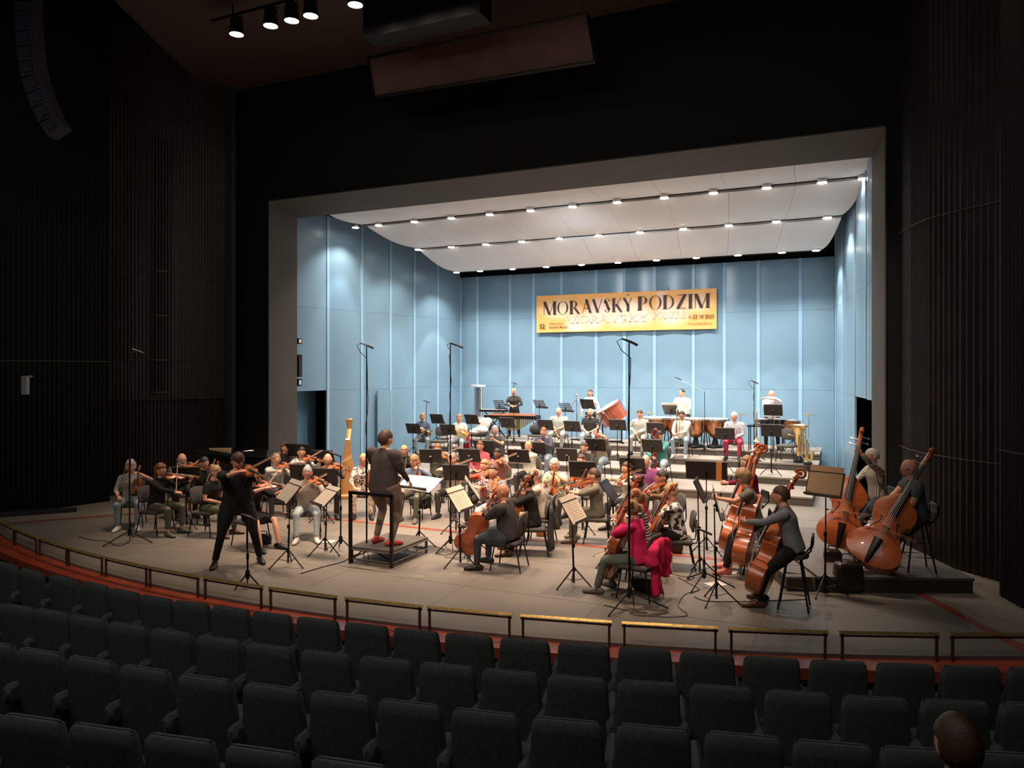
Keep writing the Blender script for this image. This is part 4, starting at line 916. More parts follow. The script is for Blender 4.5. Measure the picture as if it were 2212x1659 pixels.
def _clar(Mx, label, oboe=False):
    e = thg('oboe' if oboe else 'clarinet', Mx, label); r = .011 if oboe else .015; L = .60 if oboe else .64
    q = MB(); q.lathe([(r, .05), (r*1.1, .3), (r*1.1, L-.08)], 10, YL); q.build('joint', EBONY, e, True)
    q = MB(); q.lathe([(r*1.1, L-.09), (r*1.6, L-.03), (r*2.4 if not oboe else r*1.7, L)], 12, YL); q.build('bell', EBONY, e, True)
    q = MB(); q.lathe([(.004 if oboe else .006, 0), (.010, .06)], 8, YL); q.build('mouthpiece', MAPLE if oboe else EBONY, e)
    q = MB()
    for i in range(9): q.ell((.004*(-1)**i, .14+.045*i, r+.005), (.006, .009, .004), 6, 4)
    q.tube([(r+.004, .12, 0), (r+.004, L-.14, 0)], .0022, 4); q.tube([(-r-.004, .16, 0), (-r-.004, L-.16, 0)], .0022, 4); q.build('keys', SILV, e)
def _flute(Mx, label):
    e = thg('flute', Mx, label); q = MB(); q.tube([(0, -.06, 0), (0, .60, 0)], .0095, 8); q.build('tube', SILV, e, True)
    q = MB(); q.ell((0, .06, .008), (.009, .014, .005), 8, 4); q.build('lip_plate', SILV, e)
    q = MB(); [q.ell((0, .20+.032*i, .011), (.008, .009, .003), 6, 4) for i in range(11)]; q.build('keys', SILV, e)
def _bsn(Mx, label, kontra=False):
    e = thg('contrabassoon' if kontra else 'bassoon', Mx, label); RD = mat('bassoon_maple', (.20, .035, .02), .25, 0, .2, 10, 0, 20, .5)
    if not kontra:
        q = MB(); q.lathe([(.030, 0), (.036, .03), (.036, .40), (.030, .42)], 10, YL @ M.Diagonal((1, .7, 1, 1))); q.build('boot', RD, e, True)
        q = MB(); q.tube([(.013, .40, 0), (.013, 1.08, 0)], .020, 8); q.build('long_joint', RD, e, True)
        q = MB(); q.tube([(-.018, .40, 0), (-.018, .88, 0)], .014, 8); q.build('tenor_joint', RD, e, True)
        q = MB(); q.lathe([(.020, 1.06), (.024, 1.25), (.028, 1.30)], 10, M.Translation((.013, 0, 0)) @ YL); q.build('bell', RD, e, True)
        q = MB(); q.lathe([(.029, 1.295), (.029, 1.325)], 10, M.Translation((.013, 0, 0)) @ YL); q.build('bell_ring', MAPLE, e)
        q = MB(); q.tube([(-.018, .88, 0), (-.03, .95, -.02), (-.09, .97, -.06), (-.15, .93, -.10)], .004, 6); q.build('crook', SILV, e)
        q = MB(); [q.ell((.013*(-1)**i, .10+.10*i, .032), (.009, .012, .005), 6, 4) for i in range(9)]; q.tube([(.03, .1, .02), (.03, .95, .016)], .003, 4); q.build('keys', SILV, e)
    else:
        q = MB(); q.tube([(-.05, .05, 0), (-.05, 1.12, 0)], .028, 8); q.tube([(.055, .05, 0), (.055, .95, 0)], .026, 8); q.tube([(0, .0, 0), (0, .9, 0)], .03, 8); q.build('joint', RD, e, True)
        q = MB(); q.tube([(-.05+.105*(1-math.cos(PI*i/10))/2*1.0, 1.12+.12*math.sin(PI*i/10), 0) for i in range(11)], .030, 8); q.tube([(.055, 1.12, 0), (.055, .9, .0)], .032, 8); q.build('bell_bow', RD, e, True)
        q = MB(); [q.ell((.03*(-1)**i, .25+.07*i, .035), (.014, .014, .008), 6, 4) for i in range(10)]; q.tube([(.0, .2, .04), (.0, 1.0, .04)], .005, 4); q.tube([(.03, 1.0, .04), (-.03, 1.06, .04)], .006, 4); q.build('keys', SILV, e)
def bell(q, prof, Mx): q.lathe(prof, 18, Mx)
def _horn(Mx, label):
    e = thg('french_horn', Mx, label, 'horn'); q = MB()
    for r, z, c in ((.115, 0, 0), (.10, .02, .01), (.085, -.02, -.01)): q.tube([(r*math.cos(2*PI*k/20)+c, r*math.sin(2*PI*k/20), z) for k in range(20)], .010, 6, closed=True)
    q.build('coil', BRASS, e, True)
    q = MB(); bell(q, [(.015, -.02), (.03, .08), (.06, .15), (.11, .20), (.15, .215), (.145, .218), (.10, .205), (.05, .15)], M.Translation((.12, -.02, -.03)) @ M.Rotation(R(65), 4, 'Y') @ M.Rotation(R(20), 4, 'X')); q.build('bell', BRASS, e, True)
    q = MB(); q.tube([(-.09, .06, .03), (-.12, .16, .0), (-.10, .26, -.04)], .005, 6); q.build('leadpipe', BRASS, e)
    q = MB(); [q.lathe([(.016, 0), (.016, .03)], 8, M.Translation((-.04+.036*i, .0, .025))) for i in range(3)]; q.build('valves', BRASS, e)
def _trp(Mx, label):
    e = thg('trumpet', Mx, label); q = MB()
    q.tube([(0, -.10, 0), (0, .30, 0), (0, .34, -.02), (0, .34, -.07), (0, .30, -.09), (0, -.0, -.09), (0, -.04, -.07), (0, -.04, -.02), (0, 0, 0)], .008, 6); q.build('tubing', BRASS, e, True)
    q = MB(); bell(q, [(.009, .20), (.014, .33), (.028, .42), (.058, .47), (.055, .472), (.02, .42)], YL); q.build('bell', BRASS, e, True)
    q = MB(); [q.lathe([(.011, -.11), (.011, .03)], 8, M.Translation((0, .08+.026*i, 0))) for i in range(3)]; q.build('valves', SILV, e)
    q = MB(); q.lathe([(.013, -.17), (.006, -.13), (.006, -.09)], 8, YL); q.build('mouthpiece', SILV, e)
def _trb(Mx, label):
    e = thg('trombone', Mx, label); q = MB()
    q.tube([(.0, .30, 0), (.0, -.15, 0), (.0, -.22, -.03), (.0, -.26, -.07), (.0, -.22, -.11), (.0, -.15, -.13), (0, .1, -.13)], .009, 6); q.build('tuning_slide', BRASS, e, True)
    q = MB(); bell(q, [(.012, .20), (.02, .42), (.045, .54), (.10, .60), (.097, .603), (.03, .54)], YL); q.build('bell', BRASS, e, True)
    q = MB(); q.tube([(-.09, .0, .04), (-.09, .86, .04), (-.075, .89, .04), (-.045, .89, .04), (-.03, .86, .04), (-.03, .0, .04)], .0075, 6); q.build('slide', SILV, e, True)
    q = MB(); q.tube([(-.09, .10, .04), (-.03, .10, .04)], .006, 5); q.tube([(-.03, .05, .04), (0, .05, -.03)], .006, 5); q.build('brace', BRASS, e)
WIND = dict(clarinet=_clar, oboe=lambda a, b: _clar(a, b, True), flute=_flute, bassoon=_bsn, contrabassoon=lambda a, b: _bsn(a, b, True), horn=_horn, trumpet=_trp, trombone=_trb)

# ---------------------------------------------------------------- chairs and stools
SEATF = mat('chair_seat_fabric', (.085, .075, .066), .8, 0, .2, 20, .3, 200)
_q = MB(); _q.box((0, .01, .435), (.46, .44, .06), bev=.022); CS = _q.mesh('seat', SEATF, True)
def _backmesh():
    q = MB(); K = 20; vs = []
    for t, k in ((-.022, .9), (-.012, 1), (.012, 1), (.022, .9)):
        for i in range(K):
            a = 2*PI*i/K; c_, s_ = math.cos(a), math.sin(a); x = .225*k*abs(c_)**.55*(1 if c_ > 0 else -1); z = .155*k*abs(s_)**.6*(1 if s_ > 0 else -1)
            vs.append((x, -.245+t-.12*z+(x*x)*.7, .73+z))
    q.add(vs, [(i*K+k, i*K+(k+1) % K, (i+1)*K+(k+1) % K, (i+1)*K+k) for i in range(3) for k in range(K)]+[tuple(reversed(range(K))), tuple(range(3*K, 4*K))]); return q.mesh('backrest', SEATF, True)
CB = _backmesh()
CL = []
for sx, sy in ((-1, 1), (1, 1), (-1, -1), (1, -1)): _q = MB(); _q.tube([(sx*.20, sy*.17, .41), (sx*.235, sy*.24-.01, .012)], .0115, 7); CL.append(_q.mesh('leg', BLK, True))
_q = MB()
for sx in (-1, 1): _q.tube([(sx*.20, .19, .405), (sx*.20, -.20, .405)], .011, 6)
_q.tube([(-.20, -.19, .405), (.20, -.19, .405)], .011, 6); _q.tube([(-.20, .18, .405), (.20, .18, .405)], .011, 6); CFm = _q.mesh('seat_frame', BLK, True)
_q = MB(); _q.tube([(0, -.10, .405), (0, -.27, .42), (0, -.285, .50), (0, -.27, .78)], .011, 6); CU = _q.mesh('back_support', BLK, True)
def make_chair(org, rz, label, group=None):
    e = empty('orchestra_chair', org, rz, label, 'chair', group)
    link('seat', CS, e); link('backrest', CB, e); link('seat_frame', CFm, e); [link('back_support', CU, e, M.Translation((sx, 0, 0))) for sx in (-.13, .13)]
    for m_ in CL: link('leg', m_, e)
    return e
_q = MB(); _q.lathe([(.10, .665), (.175, .67), (.185, .70), (.175, .725), (.02, .735)], 20); STS = _q.mesh('seat', SEATF, True)
STL = []
for i in range(4): a = PI/4+i*PI/2; _q = MB(); _q.tube([(.11*math.cos(a), .11*math.sin(a), .67), (.26*math.cos(a), .26*math.sin(a), .012)], .013, 7); STL.append(_q.mesh('leg', BLK, True))
_q = MB()
for z in (.22, .42):
    r = .11+.15*(.67-z)/.66; c4 = [(r*math.cos(PI/4+i*PI/2), r*math.sin(PI/4+i*PI/2), z) for i in range(4)]; _q.tube(c4, .010, 6, closed=True)
STR = _q.mesh('rungs', BLK, True)
_q = MB(); _q.tube([(-.12, -.11, .67), (-.16, -.21, .80), (-.16, -.22, .93), (.16, -.22, .93), (.16, -.21, .80), (.12, -.11, .67)], .012, 6); _q.box((0, -.225, .90), (.30, .025, .14), bev=.01); STB = _q.mesh('backrest', BLK, True)
def make_stool(org, rz, label):
    e = empty('tall_stool', org, rz, label, 'stool'); link('seat', STS, e); link('rungs', STR, e); link('backrest', STB, e)
    for m_ in STL: link('leg', m_, e)

# ---------------------------------------------------------------- music stands
DESK = mat('music_desk_black', (.030, .022, .020), .45, .2, .15); SHEET = mat('sheet_paper', (.80, .66, .50), .7, 0, .05); SHEET2 = mat('sheet_paper_grey', (.42, .37, .31), .7, 0, .05)
STAFF = mat('staff_ink', (.45, .35, .26), .7, 0, 0)
_q = MB(); _q.box((0, 0, 0), (.50, .012, .34)); _q.box((0, .012, .165), (.50, .02, .012)); DKS = _q.mesh('desk', DESK)
_q = MB(); _q.box((0, .03, -.17), (.50, .06, .010)); _q.box((0, .058, -.160), (.50, .006, .025)); DKL = _q.mesh('lip', DESK)
_q = MB()
for i in range(9): _q.box((-.21+.0525*i, 0, 0), (.018, .008, .30))
for z in (-.155, -.08, 0, .08, .155): _q.box((0, 0, z), (.46, .009, .016))
DKP = _q.mesh('desk', DESK)
_q = MB(); _q.tube([(0, 0, 0), (0, .035, -.03), (0, .03, -.09)], [.03, .02, .016], 6); DKK = _q.mesh('clamp', BLK)
TL = []
for i in range(3): a = PI/2+i*2*PI/3; _q = MB(); _q.tube([(.02*math.cos(a), .02*math.sin(a), .26), (.29*math.cos(a), .29*math.sin(a), .012)], .010, 6); _q.tube([(.02*math.cos(a), .02*math.sin(a), .10), (.16*math.cos(a), .16*math.sin(a), .145)], .005, 5); _q.ell((.29*math.cos(a), .29*math.sin(a), .014), (.018, .018, .012), 6, 4); TL.append(_q.mesh('leg', BLK, True))
_q = MB(); _q.lathe([(.022, -.03), (.026, 0), (.022, .03)], 8); KNB = _q.mesh('collar', BLK)
def make_stand(px, py, at, Y=None, h=0, dh=1.0, face=None, tilt=25, perf=False, sheet=None, wide=1.0, extra=None):
    """desk centre seen at (px, py); desk front faces the point `face` (default: away from the hall)"""
    if Y is None: zd = (CH-h-dh)*F/(py-HY); c = PD(px, py, zd)
    else: c = PY(px, py, Y)
    h2 = max(c.z-h, .7)
    if face is None: fx, fy = c.x+ (c.x+6.8)*1.0, c.y+(c.y-10.1)*1.0
    else: fx, fy = face
    rz = math.atan2(fy-c.y, fx-c.x)-PI/2
    e = empty('music_stand', (c.x, c.y, h), rz, at, 'music stand')
    # desk faces +y (towards the player), tilted back
    D = M.Translation((0, 0, h2)) @ M.Rotation(R(tilt), 4, 'X') @ M.Diagonal((wide, 1, 1, 1))
    dk = link('desk', DKP if perf else DKS, e, D); link('lip', DKL, dk); link('clamp', DKK, e, M.Translation((0, -.03, h2)))
    q = MB(); q.tube([(0, -.03, h2-.04), (0, -.02, h2*.55)], .009, 7); q.tube([(0, -.02, h2*.55), (0, 0, .06)], .015, 8); q.build('pole', BLK, e, True)
    link('collar', KNB, e, M.Translation((0, -.01, h2*.55))); link('collar', KNB, e, M.Translation((0, 0, .25)))
    for m_ in TL: link('leg', m_, e)
    if sheet:
        g = empty('sheet_music', Mx=M.Translation((c.x, c.y, h)) @ M.Rotation(rz, 4, 'Z') @ D, label=sheet, cat='sheet music')
        sm_ = extra or SHEET
        if extra == 'open': 
            q = MB(); q.box((-.155, .022, .0), (.30, .006, .40), R(3)); q.build('page', SHEETW, g); q = MB(); q.box((.155, .022, .0), (.30, .006, .40), -R(3)); q.build('page', SHEETW, g)
        else:
            q = MB(); q.box((0, .013, .035), (.50 if extra is None else .46, .008, .43)); q.build('page', sm_, g)
            q = MB()
            for i in range(9): q.box((0, .018, .17-.034*i), (.36, .001, .005))
            q.build('staves', STAFF, g)
    return e
SHEETW = mat('score_white', (.85, .80, .74), .7, 0, .03)
# ---------------------------------------------------------------- microphones
def make_mic(px, base_py, top_py, label, arm=(.0, 0), h=0, Yb=None, boom=None, tri=.55, cable=True):
    c = G(px, base_py, h) if Yb is None else PY(px, base_py, Yb); 
    if Yb is not None: c.z = h
    t = PD(px, top_py, -c.x*math.sin(TH)+c.y*math.cos(TH)); H = t.z-h
    e = empty('microphone_stand', (c.x, c.y, h), TH, label, 'microphone stand')
    q = MB(); q.tube([(0, 0, .12), (0, 0, H*.45)], .014, 8); q.tube([(0, 0, H*.45), (0, 0, H)], .009, 7); q.build('pole', BLK, e, True)
    for i in range(3): a = PI*.5+R(20)+i*2*PI/3; q = MB(); q.tube([(.02*math.cos(a), .02*math.sin(a), .20), (tri*math.cos(a), tri*math.sin(a), .015)], .011, 6); q.build('leg', BLK, e, True)
    q = MB(); q.lathe([(.028, .13), (.034, .18), (.03, .25)], 10); q.build('hub', BLK, e, True)
    q = MB(); q.lathe([(.02, H*.45-.04), (.022, H*.45), (.02, H*.45+.04)], 8); q.build('clutch', BLK, e)
    if boom:
        bx, bz = boom; q = MB(); q.tube([(-bx*.15, 0, H-bz*.15), (bx, 0, H+bz)], .008, 6); q.build('boom', SILV if abs(bx) > .6 else BLK, e); mp = V((bx, 0, H+bz))
    else: mp = V((0, 0, H))
    q = MB(); q.tube([mp+V((-.09, 0, .05)), mp+V((.02, 0, .01)), mp+V((.10, 0, -.03))], [.012, .017, .017], 8, rnd=True); q.build('microphone', mat('mic_grey', (.08, .08, .08), .35, .6), e, True)
    if cable:
        rnd = random.Random(int(px)); pts = [mp+V((-.09, 0, .05)), mp+V((-.16, 0, .02)), mp+V((-.10, 0, -.10))]
        z = H-.2
        while z > .25: pts.append(V((rnd.uniform(-.022, .022), rnd.uniform(-.02, .02), z))); z -= .22
        pts.append(V((.05, -.1, .02))); q = MB(); q.tube(pts, .006, 5); q.build('cable', RUB, e, 'all')
    return e
# ---------------------------------------------------------------- the players
def C(n, r, g, b): return (n, (r, g, b))
BLKC = C('black', .018, .016, .016); CHAR = C('charcoal', .045, .04, .038); DGR = C('dark_grey', .09, .085, .08); GRY = C('grey', .26, .25, .23); LGR = C('light_grey', .50, .49, .45)
JEAN = C('jeans', .22, .27, .30); LJEAN = C('light_jeans', .40, .45, .47); DJEAN = C('dark_jeans', .045, .055, .065); OLV = C('olive', .10, .10, .065); CRM = C('cream', .70, .64, .52); WHT = C('white', .78, .75, .70)
PAT = patmat('cloth_white_print', 'noise', (.75, .72, .66), (.04, .035, .03), 26, .57); PATF = patmat('cloth_floral_print', 'noise', (.08, .04, .06), (.62, .45, .45), 34, .52); PAT2 = patmat('cloth_bw_print', 'noise', (.72, .68, .64), (.03, .025, .025), 13, .53)
PATB = patmat('cloth_tan_print', 'noise', (.66, .60, .42), (.12, .10, .07), 22, .60); STRP = patmat('cloth_navy_stripe', 'stripe', (.02, .022, .035), (.75, .73, .70), 7.5, .58, 2); STRV = patmat('cloth_pin_stripe', 'stripe', (.70, .66, .56), (.22, .20, .17), 13, .62, 0)
CHK = patmat('cloth_check', 'noise', (.72, .66, .66), (.28, .20, .22), 40, .52); STRT = patmat('cloth_tan_stripe', 'stripe', (.50, .46, .38), (.16, .14, .11), 10, .6, 0); TRP = patmat('cloth_patterned_trousers', 'noise', (.70, .55, .38), (.25, .10, .06), 40, .52)
p_ = person; grp = 'orchestra players'
def PP(*a, **k): k.setdefault('group', grp); return person(*a, **k)
PP('v1', 282, 1008, 'curly grey-haired violinist in a grey sweater', 'seated farthest left', pose='rest', top=C('sweater_grey', .30, .30, .27), sleeve='mid', legs=JEAN, hair=('curly', 'grey'), sex='f', face=(-9.5, 6.5), shoe='white', nod=0)
PP('v2', 347, 1017, 'curly dark-haired woman in a black turtleneck', 'playing violin on the left', pose='violin', bow=.42, top=BLKC, legs=OLV, hair=('curlylong', 'auburn'), sex='f', glasses=True, shoe='grey', face=(-4, 11), nod=4, pants_len=.9, ins_kw=dict(bz=-.5))
PP('v3', 393, 993, 'bald bearded man in a dark grey tee', 'seated behind a stand at left', pose='violin', bow=.40, top=C('tee_slate', .12, .12, .11), sleeve='short', legs=BLKC, hair=('bald', 'grey'), beard='grey', glasses=True, face=(-7.5, 8.5), nod=2, wd=1.08)
PP('v4', 441, 1012, 'violinist half hidden behind the lanyard woman', 'at left', pose='rest', top=BLKC, legs=BLKC, hair=('short', 'dark'), skin='tan', face=(-6, 10), Y=11.0)
PP('v5', 466, 1020, 'blond woman in a black tee and lanyard', 'seated with hands in her lap', pose='lap', top=BLKC, sleeve='short', legs=OLV, hair=('bun', 'dblond'), sex='f', face=(-4.5, 11.2), nod=10, lean=14, shoe='brown')
PP('solo', 513, 1008, 'standing violinist in all black', 'playing at the front of the stage', sit=None, Y=8.75, pose='viola', bow=.12, top=BLKC, sleeve='mid', legs=BLKC, hair=('thick', 'brown'), face=(-3.2, 3.6), nod=32, turn=28, feet=((-.33, .0), (.32, .05)), lean=4, wd=1.18, s=1.03, ins_kw=dict(az=25, bz=.05), chair=None)
PP('v6', 546, 1006, 'blond woman in a black dress', 'with bare legs, playing violin as leader', pose='violin', bow=.22, top=BLKC, sleeve='mid', legs=BLKC, skirt=True, hair=('bun', 'blond'), sex='f', face=(-4.2, 8.6), lean=2, nod=14, shoe='black', foot_dx=.12, Y=9.85)
PP('v7', 597, 993, 'blond smiling violinist in a light grey top', 'behind the leader', pose='violin', bow=.35, top=LGR, legs=CHAR, hair=('bun', 'dblond'), sex='f', face=(-5.8, 8.6), nod=2)
PP('kb', 616, 966, 'long-haired redhead keyboard player in black', 'at the far back left', pose='lap', top=BLKC, legs=BLKC, hair=('long', 'auburn'), sex='f', face=(-8.5, 13.5), nod=6, Y=13.9)
PP('v8', 651, 986, 'dark-haired woman in a white printed blouse', 'playing violin', pose='violin', bow=.30, top=('p', PAT), legs=BLKC, hair=('long', 'dark'), sex='f', face=(-7.0, 9.0), nod=4, Y=13.3)
PP('v9', 708, 993, 'balding man in a dark shirt', 'playing violin beside the harp', pose='violin', bow=.25, top=CHAR, sleeve='mid', legs=BLKC, hair=('ring', 'grey'), face=(-7.2, 9.0), nod=16, wd=1.08)
PP('v10', 664, 1022, 'woman in a grey cardigan and jeans', 'playing violin behind a stand', pose='violin', bow=.45, top=C('cardigan', .42, .37, .30), legs=LJEAN, hair=('bun', 'grey'), sex='f', glasses=True, face=(-6.9, 8.0), nod=14, shoe='white', foot_dx=.08, wd=1.08)
PP('v11', 785, 993, 'short-haired blond woman in a printed dress', 'resting her violin beside the harp', pose='rest', top=('p', PAT), sleeve='mid', legs=('p', TRP), hair=('short', 'blond'), sex='f', glasses=True, face=(-7.0, 9.2), nod=4, shoe='black')
PP('cond', 833, 944, 'conductor in a dark shirt and red shoes', 'standing with his back turned on the podium', h=.26, sit=None, pose='conduct', Y=10.02, top=C('conductor_shirt', .075, .058, .055), legs=C('taupe', .20, .145, .115), hair=('thick', 'brown'), skin='fair', face=(-5.2, 16), turn=-14, nod=10, s=1.06, wd=1.4, shoe='red', chair=None, group=None, lean=2)
PP('v12', 895, 997, 'young blond man in a blue shirt', 'holding a violin behind the score stand', pose='rest', top=C('blue_shirt', .16, .19, .28), legs=OLV, hair=('thick', 'dblond'), glasses=True, face=(-7.6, 9.4), nod=14, turn=-10, shoe='grey', skin='fair')
PP('w1', 873, 970, 'blond musician hidden behind the conductor', 'looking down', pose='lap', top=BLKC, legs=BLKC, hair=('bob', 'blond'), sex='f', Y=14.6, nod=25)
PP('w2', 945, 966, 'red-haired violist in dark glasses and grey top', 'playing', pose='viola', bow=.2, top=C('green_grey', .20, .19, .14), sleeve='mid', legs=CHAR, hair=('bob', 'ginger'), glasses=True, sex='f', Y=15.2)
PP('w3', 976, 990, 'blond ponytailed violinist behind the tall microphone', '', pose='violin', top=C('beige_top', .52, .44, .36), legs=CHAR, hair=('pony', 'dblond'), sex='f', Y=13.6, face=(-7.2, 9.2))
PP('w4', 1037, 959, 'woman with glasses in a pink jacket', 'among the middle players', pose='lap', top=C('pink_jacket', .60, .11, .13), legs=CHAR, hair=('long', 'auburn'), glasses=True, sex='f', Y=16.2)
PP('w5', 1074, 976, 'dark-skinned woman with long black hair', 'playing violin', pose='violin', top=C('red_grey', .30, .12, .10), legs=LGR, hair=('long', 'dark'), skin='dark', sex='f', Y=14.9)
PP('w6', 1047, 994, 'violinist with a blond bob', 'bowing behind the floral viola player', pose='viola', bow=.45, top=C('red_sleeve', .45, .05, .03), legs=CHAR, hair=('bob', 'dblond'), sex='f', Y=13.0, face=(-7.6, 9.6))
PP('w7', 1064, 1006, 'dark-haired woman in a floral blouse', 'holding a viola and facing the hall', pose='viola', bow=.30, top=('p', PATF), sleeve='mid', legs=LJEAN, hair=('bob', 'brown'), sex='f', face=(-5.0, 6.0), nod=0, Y=12.3, ins_kw=dict(az=10, dz=-.5))
PP('c1', 1086, 1063, 'bald cellist in a black shirt', 'seen from behind', pose='cello', top=CHAR, legs=DJEAN, hair=('bald', 'dark'), skin='tan', nod=4, wd=1.45, shoe='black', face=(-6.9, 10.1), bow=.30, spread=.24, turn=8, ins_kw=dict(a=G(1000, 1190, .2), b=PD(1072, 1060, 11.45), nw=(-.30, .90, .25), fl=.66))
PP('c2', 1139, 1043, 'dark-haired cellist with a bun in black', 'behind the bald cellist', pose='cello', top=BLKC, legs=BLKC, hair=('bun', 'dark'), sex='f', nod=12, face=(-7.2, 10.4), spread=.22, shoe='brown')
PP('w8', 1157, 1016, 'bald man with glasses in a beige shirt', 'seen from the side', pose='cello', top=C('beige_shirt', .55, .44, .34), legs=C('beige_trousers', .35, .24, .16), hair=('buzz', 'grey'), glasses=True, face=(-7.5, 11.5), nod=6, wd=1.1, Y=12.1)
PP('f1', 1141, 963, 'flutist with short blond hair in cream', '', pose='flute', top=CRM, legs=CHAR, hair=('short', 'blond'), sex='f', Y=16.6, face=(-7.2, 10.0), nod=4)
PP('cl1', 1069, 926, 'clarinettist in a dark grey tee', 'on the lowest riser', h=.2, Y=18.4, pose='clarinet', top=DGR, sleeve='short', legs=BLKC, hair=('short', 'grey'), wd=1.1, nod=2)
PP('cl2', 1174, 931, 'clarinettist in a dark blue shirt and jeans', 'on the lowest riser', h=.2, Y=18.4, pose='clarinet', top=C('navy_grey', .09, .08, .11), legs=JEAN, hair=('short', 'ginger'), wd=1.05, nod=2)
PP('tp1', 1207, 893, 'grey-haired trumpeter in a pale tee', 'on the third riser', h=.56, Y=21.5, pose='trumplap', top=C('pale_green_grey', .46, .48, .42), sleeve='short', legs=GRY, hair=('ring', 'grey'), wd=1.15, face=(-7, 8))
PP('sx1', 1275, 893, 'bald bearded man in a black tee and lanyard', 'on the third riser', h=.56, Y=21.5, pose='lap', top=CHAR, sleeve='short', legs=LJEAN, hair=('bald', 'dark'), beard='brown', wd=1.05, face=(-6, 8))
PP('pc1', 1275, 852, 'woman in a white top standing at the back wall', '', h=.74, Y=23.2, sit=None, pose='stand', top=WHT, legs=BLKC, hair=('bob', 'brown'), sex='f', s=.97, face=(-6, 8), chair=None)
PP('h1', 913, 900, 'horn player in a blue sweatshirt', 'at the left end of the second riser', h=.38, Y=20.0, pose='horn', top=C('blue_sweat', .10, .13, .20), legs=JEAN, hair=('bun', 'dblond'), sex='f', face=(-7, 9))
PP('h2', 992, 904, 'horn player in a white tee and jeans', 'beside a red coat', h=.38, Y=20.0, pose='horn', top=C('cream_tee', .78, .74, .60), sleeve='short', legs=LJEAN, hair=('pony', 'dblond'), sex='f', face=(-9, 8))
PP('bn1', 1293, 925, 'bassoonist with white hair and glasses', 'on the lowest riser', h=.2, Y=18.4, pose='bassoon', top=C('taupe_tee', .22, .17, .13), sleeve='short', legs=JEAN, hair=('buzz', 'white'), glasses=True, wd=1.1)
PP('w9', 1262, 955, 'young brown-haired man in a dark shirt', 'holding an oboe', pose='oboe', top=CHAR, legs=CHAR, hair=('short', 'brown'), Y=17.0, face=(-6, 8))
PP('w10', 1256, 985, 'smiling woman with a brown fringe in orange', '', pose='rest', top=C('orange_top', .62, .14, .05), legs=LJEAN, hair=('bob', 'brown'), sex='f', glasses=True, Y=14.6)
PP('w11', 1197, 1000, 'grey-haired man in a tan printed shirt', 'holding a violin', pose='rest', top=('p', PATB), sleeve='short', legs=DGR, hair=('thick', 'grey'), glasses=True, Y=13.6, wd=1.08, face=(-6.9, 8.8))
PP('w12', 1283, 1002, 'dark-haired man in an olive jumper', 'playing viola in profile', pose='viola', top=C('olive_jumper', .15, .14, .10), sleeve='mid', legs=C('khaki', .14, .12, .085), hair=('short', 'brown'), face=(-8.5, 11.5), Y=12.6, lean=4, nod=8, ins_kw=dict(bz=-.6), bow=.35, shoe='grey')
PP('w13', 1354, 992, 'brown-haired violist in white behind a microphone', '', pose='viola', top=CRM, legs=CHAR, hair=('long', 'brown'), sex='f', Y=13.8)
PP('w14', 1395, 979, 'balding man in a purple sweater', 'looking to the left', pose='lap', top=C('purple', .22, .06, .16), legs=CHAR, hair=('buzz', 'grey'), Y=15.0, wd=1.1, nod=-4, face=(-5.6, 8), turn=12)
PP('w15', 1431, 1003, 'dark-haired man in a brown jumper', 'playing viola', pose='viola', top=C('brown_jumper', .24, .14, .08), legs=OLV, hair=('short', 'dark'), Y=12.9, nod=14, skin='tan', ins_kw=dict(bz=-.5))
PP('w16', 1375, 1040, 'dark-haired cellist in a magenta top', '', pose='cello', top=C('magenta', .55, .02, .10), legs=CHAR, hair=('bun', 'dark'), skin='tan', sex='f', face=(-7.2, 10.4), Y=12.1, nod=4)
PP('c3', 1373, 1066, 'cellist in a navy and white striped top', 'behind the pink cellist', pose='cello', top=('p', STRP), sleeve='short', legs=LJEAN, hair=('pony', 'dblond'), sex='f', face=(-7.2, 10.0), Y=10.75, nod=12, bow=.40)
PP('c4', 1366, 1095, 'cellist in a bright pink jumper', 'nearest the front rail', pose='cello', top=C('bright_pink', .80, .03, .15), legs=C('grey_jeans', .13, .15, .13), hair=('pony', 'dblond'), sex='f', face=(-7.4, 10.6), Y=9.85, nod=14, bow=.30, shoe='grey', spread=.20, foot_dx=.10)
PP('c5', 1450, 1048, 'cellist with a blond updo and black print top', 'at the right', pose='cello', top=('p', PAT2), sleeve='mid', legs=BLKC, hair=('bun', 'blond'), sex='f', face=(-7.0, 10.2), nod=18, wd=1.05, Y=11.5)
PP('tp2', 1382, 894, 'trumpeter in a pin-striped shirt', 'on the third riser', h=.56, Y=21.4, pose='trumplap', top=('p', STRV), legs=GRY, hair=('short', 'brown'), face=(-6, 8))
PP('tb1', 1473, 897, 'trombonist in a cream hooded sweater', 'on the third riser', h=.56, Y=21.3, pose='trombone', top=CRM, legs=JEAN, hair=('short', 'dark'), glasses=True, skin='tan', face=(-4.6, 8), shoe='white')
PP('tb2', 1586, 903, 'white-haired trombonist in dark red trousers', 'on the third riser', h=.56, Y=21.4, pose='lap', top=('p', CHK), legs=C('crimson', .36, .03, .06), hair=('short', 'white'), face=(-3, 8), wd=1.08)
PP('cb', 1424, 938, 'contrabassoonist in a teal top', 'hidden behind the curled red tubing', h=.2, Y=18.6, pose='contra', top=C('teal', .08, .30, .27), legs=LJEAN, hair=('short', 'dark'), face=(-5, 8))
PP('tim', 1473, 862, 'timpanist in a cream sweater', 'standing behind the kettledrums', h=.74, Y=22.95, sit=None, pose='timp', top=CRM, legs=CHAR, hair=('buzz', 'dark'), face=(-7, 14), turn=-8, chair=None, nod=14, wd=1.08)
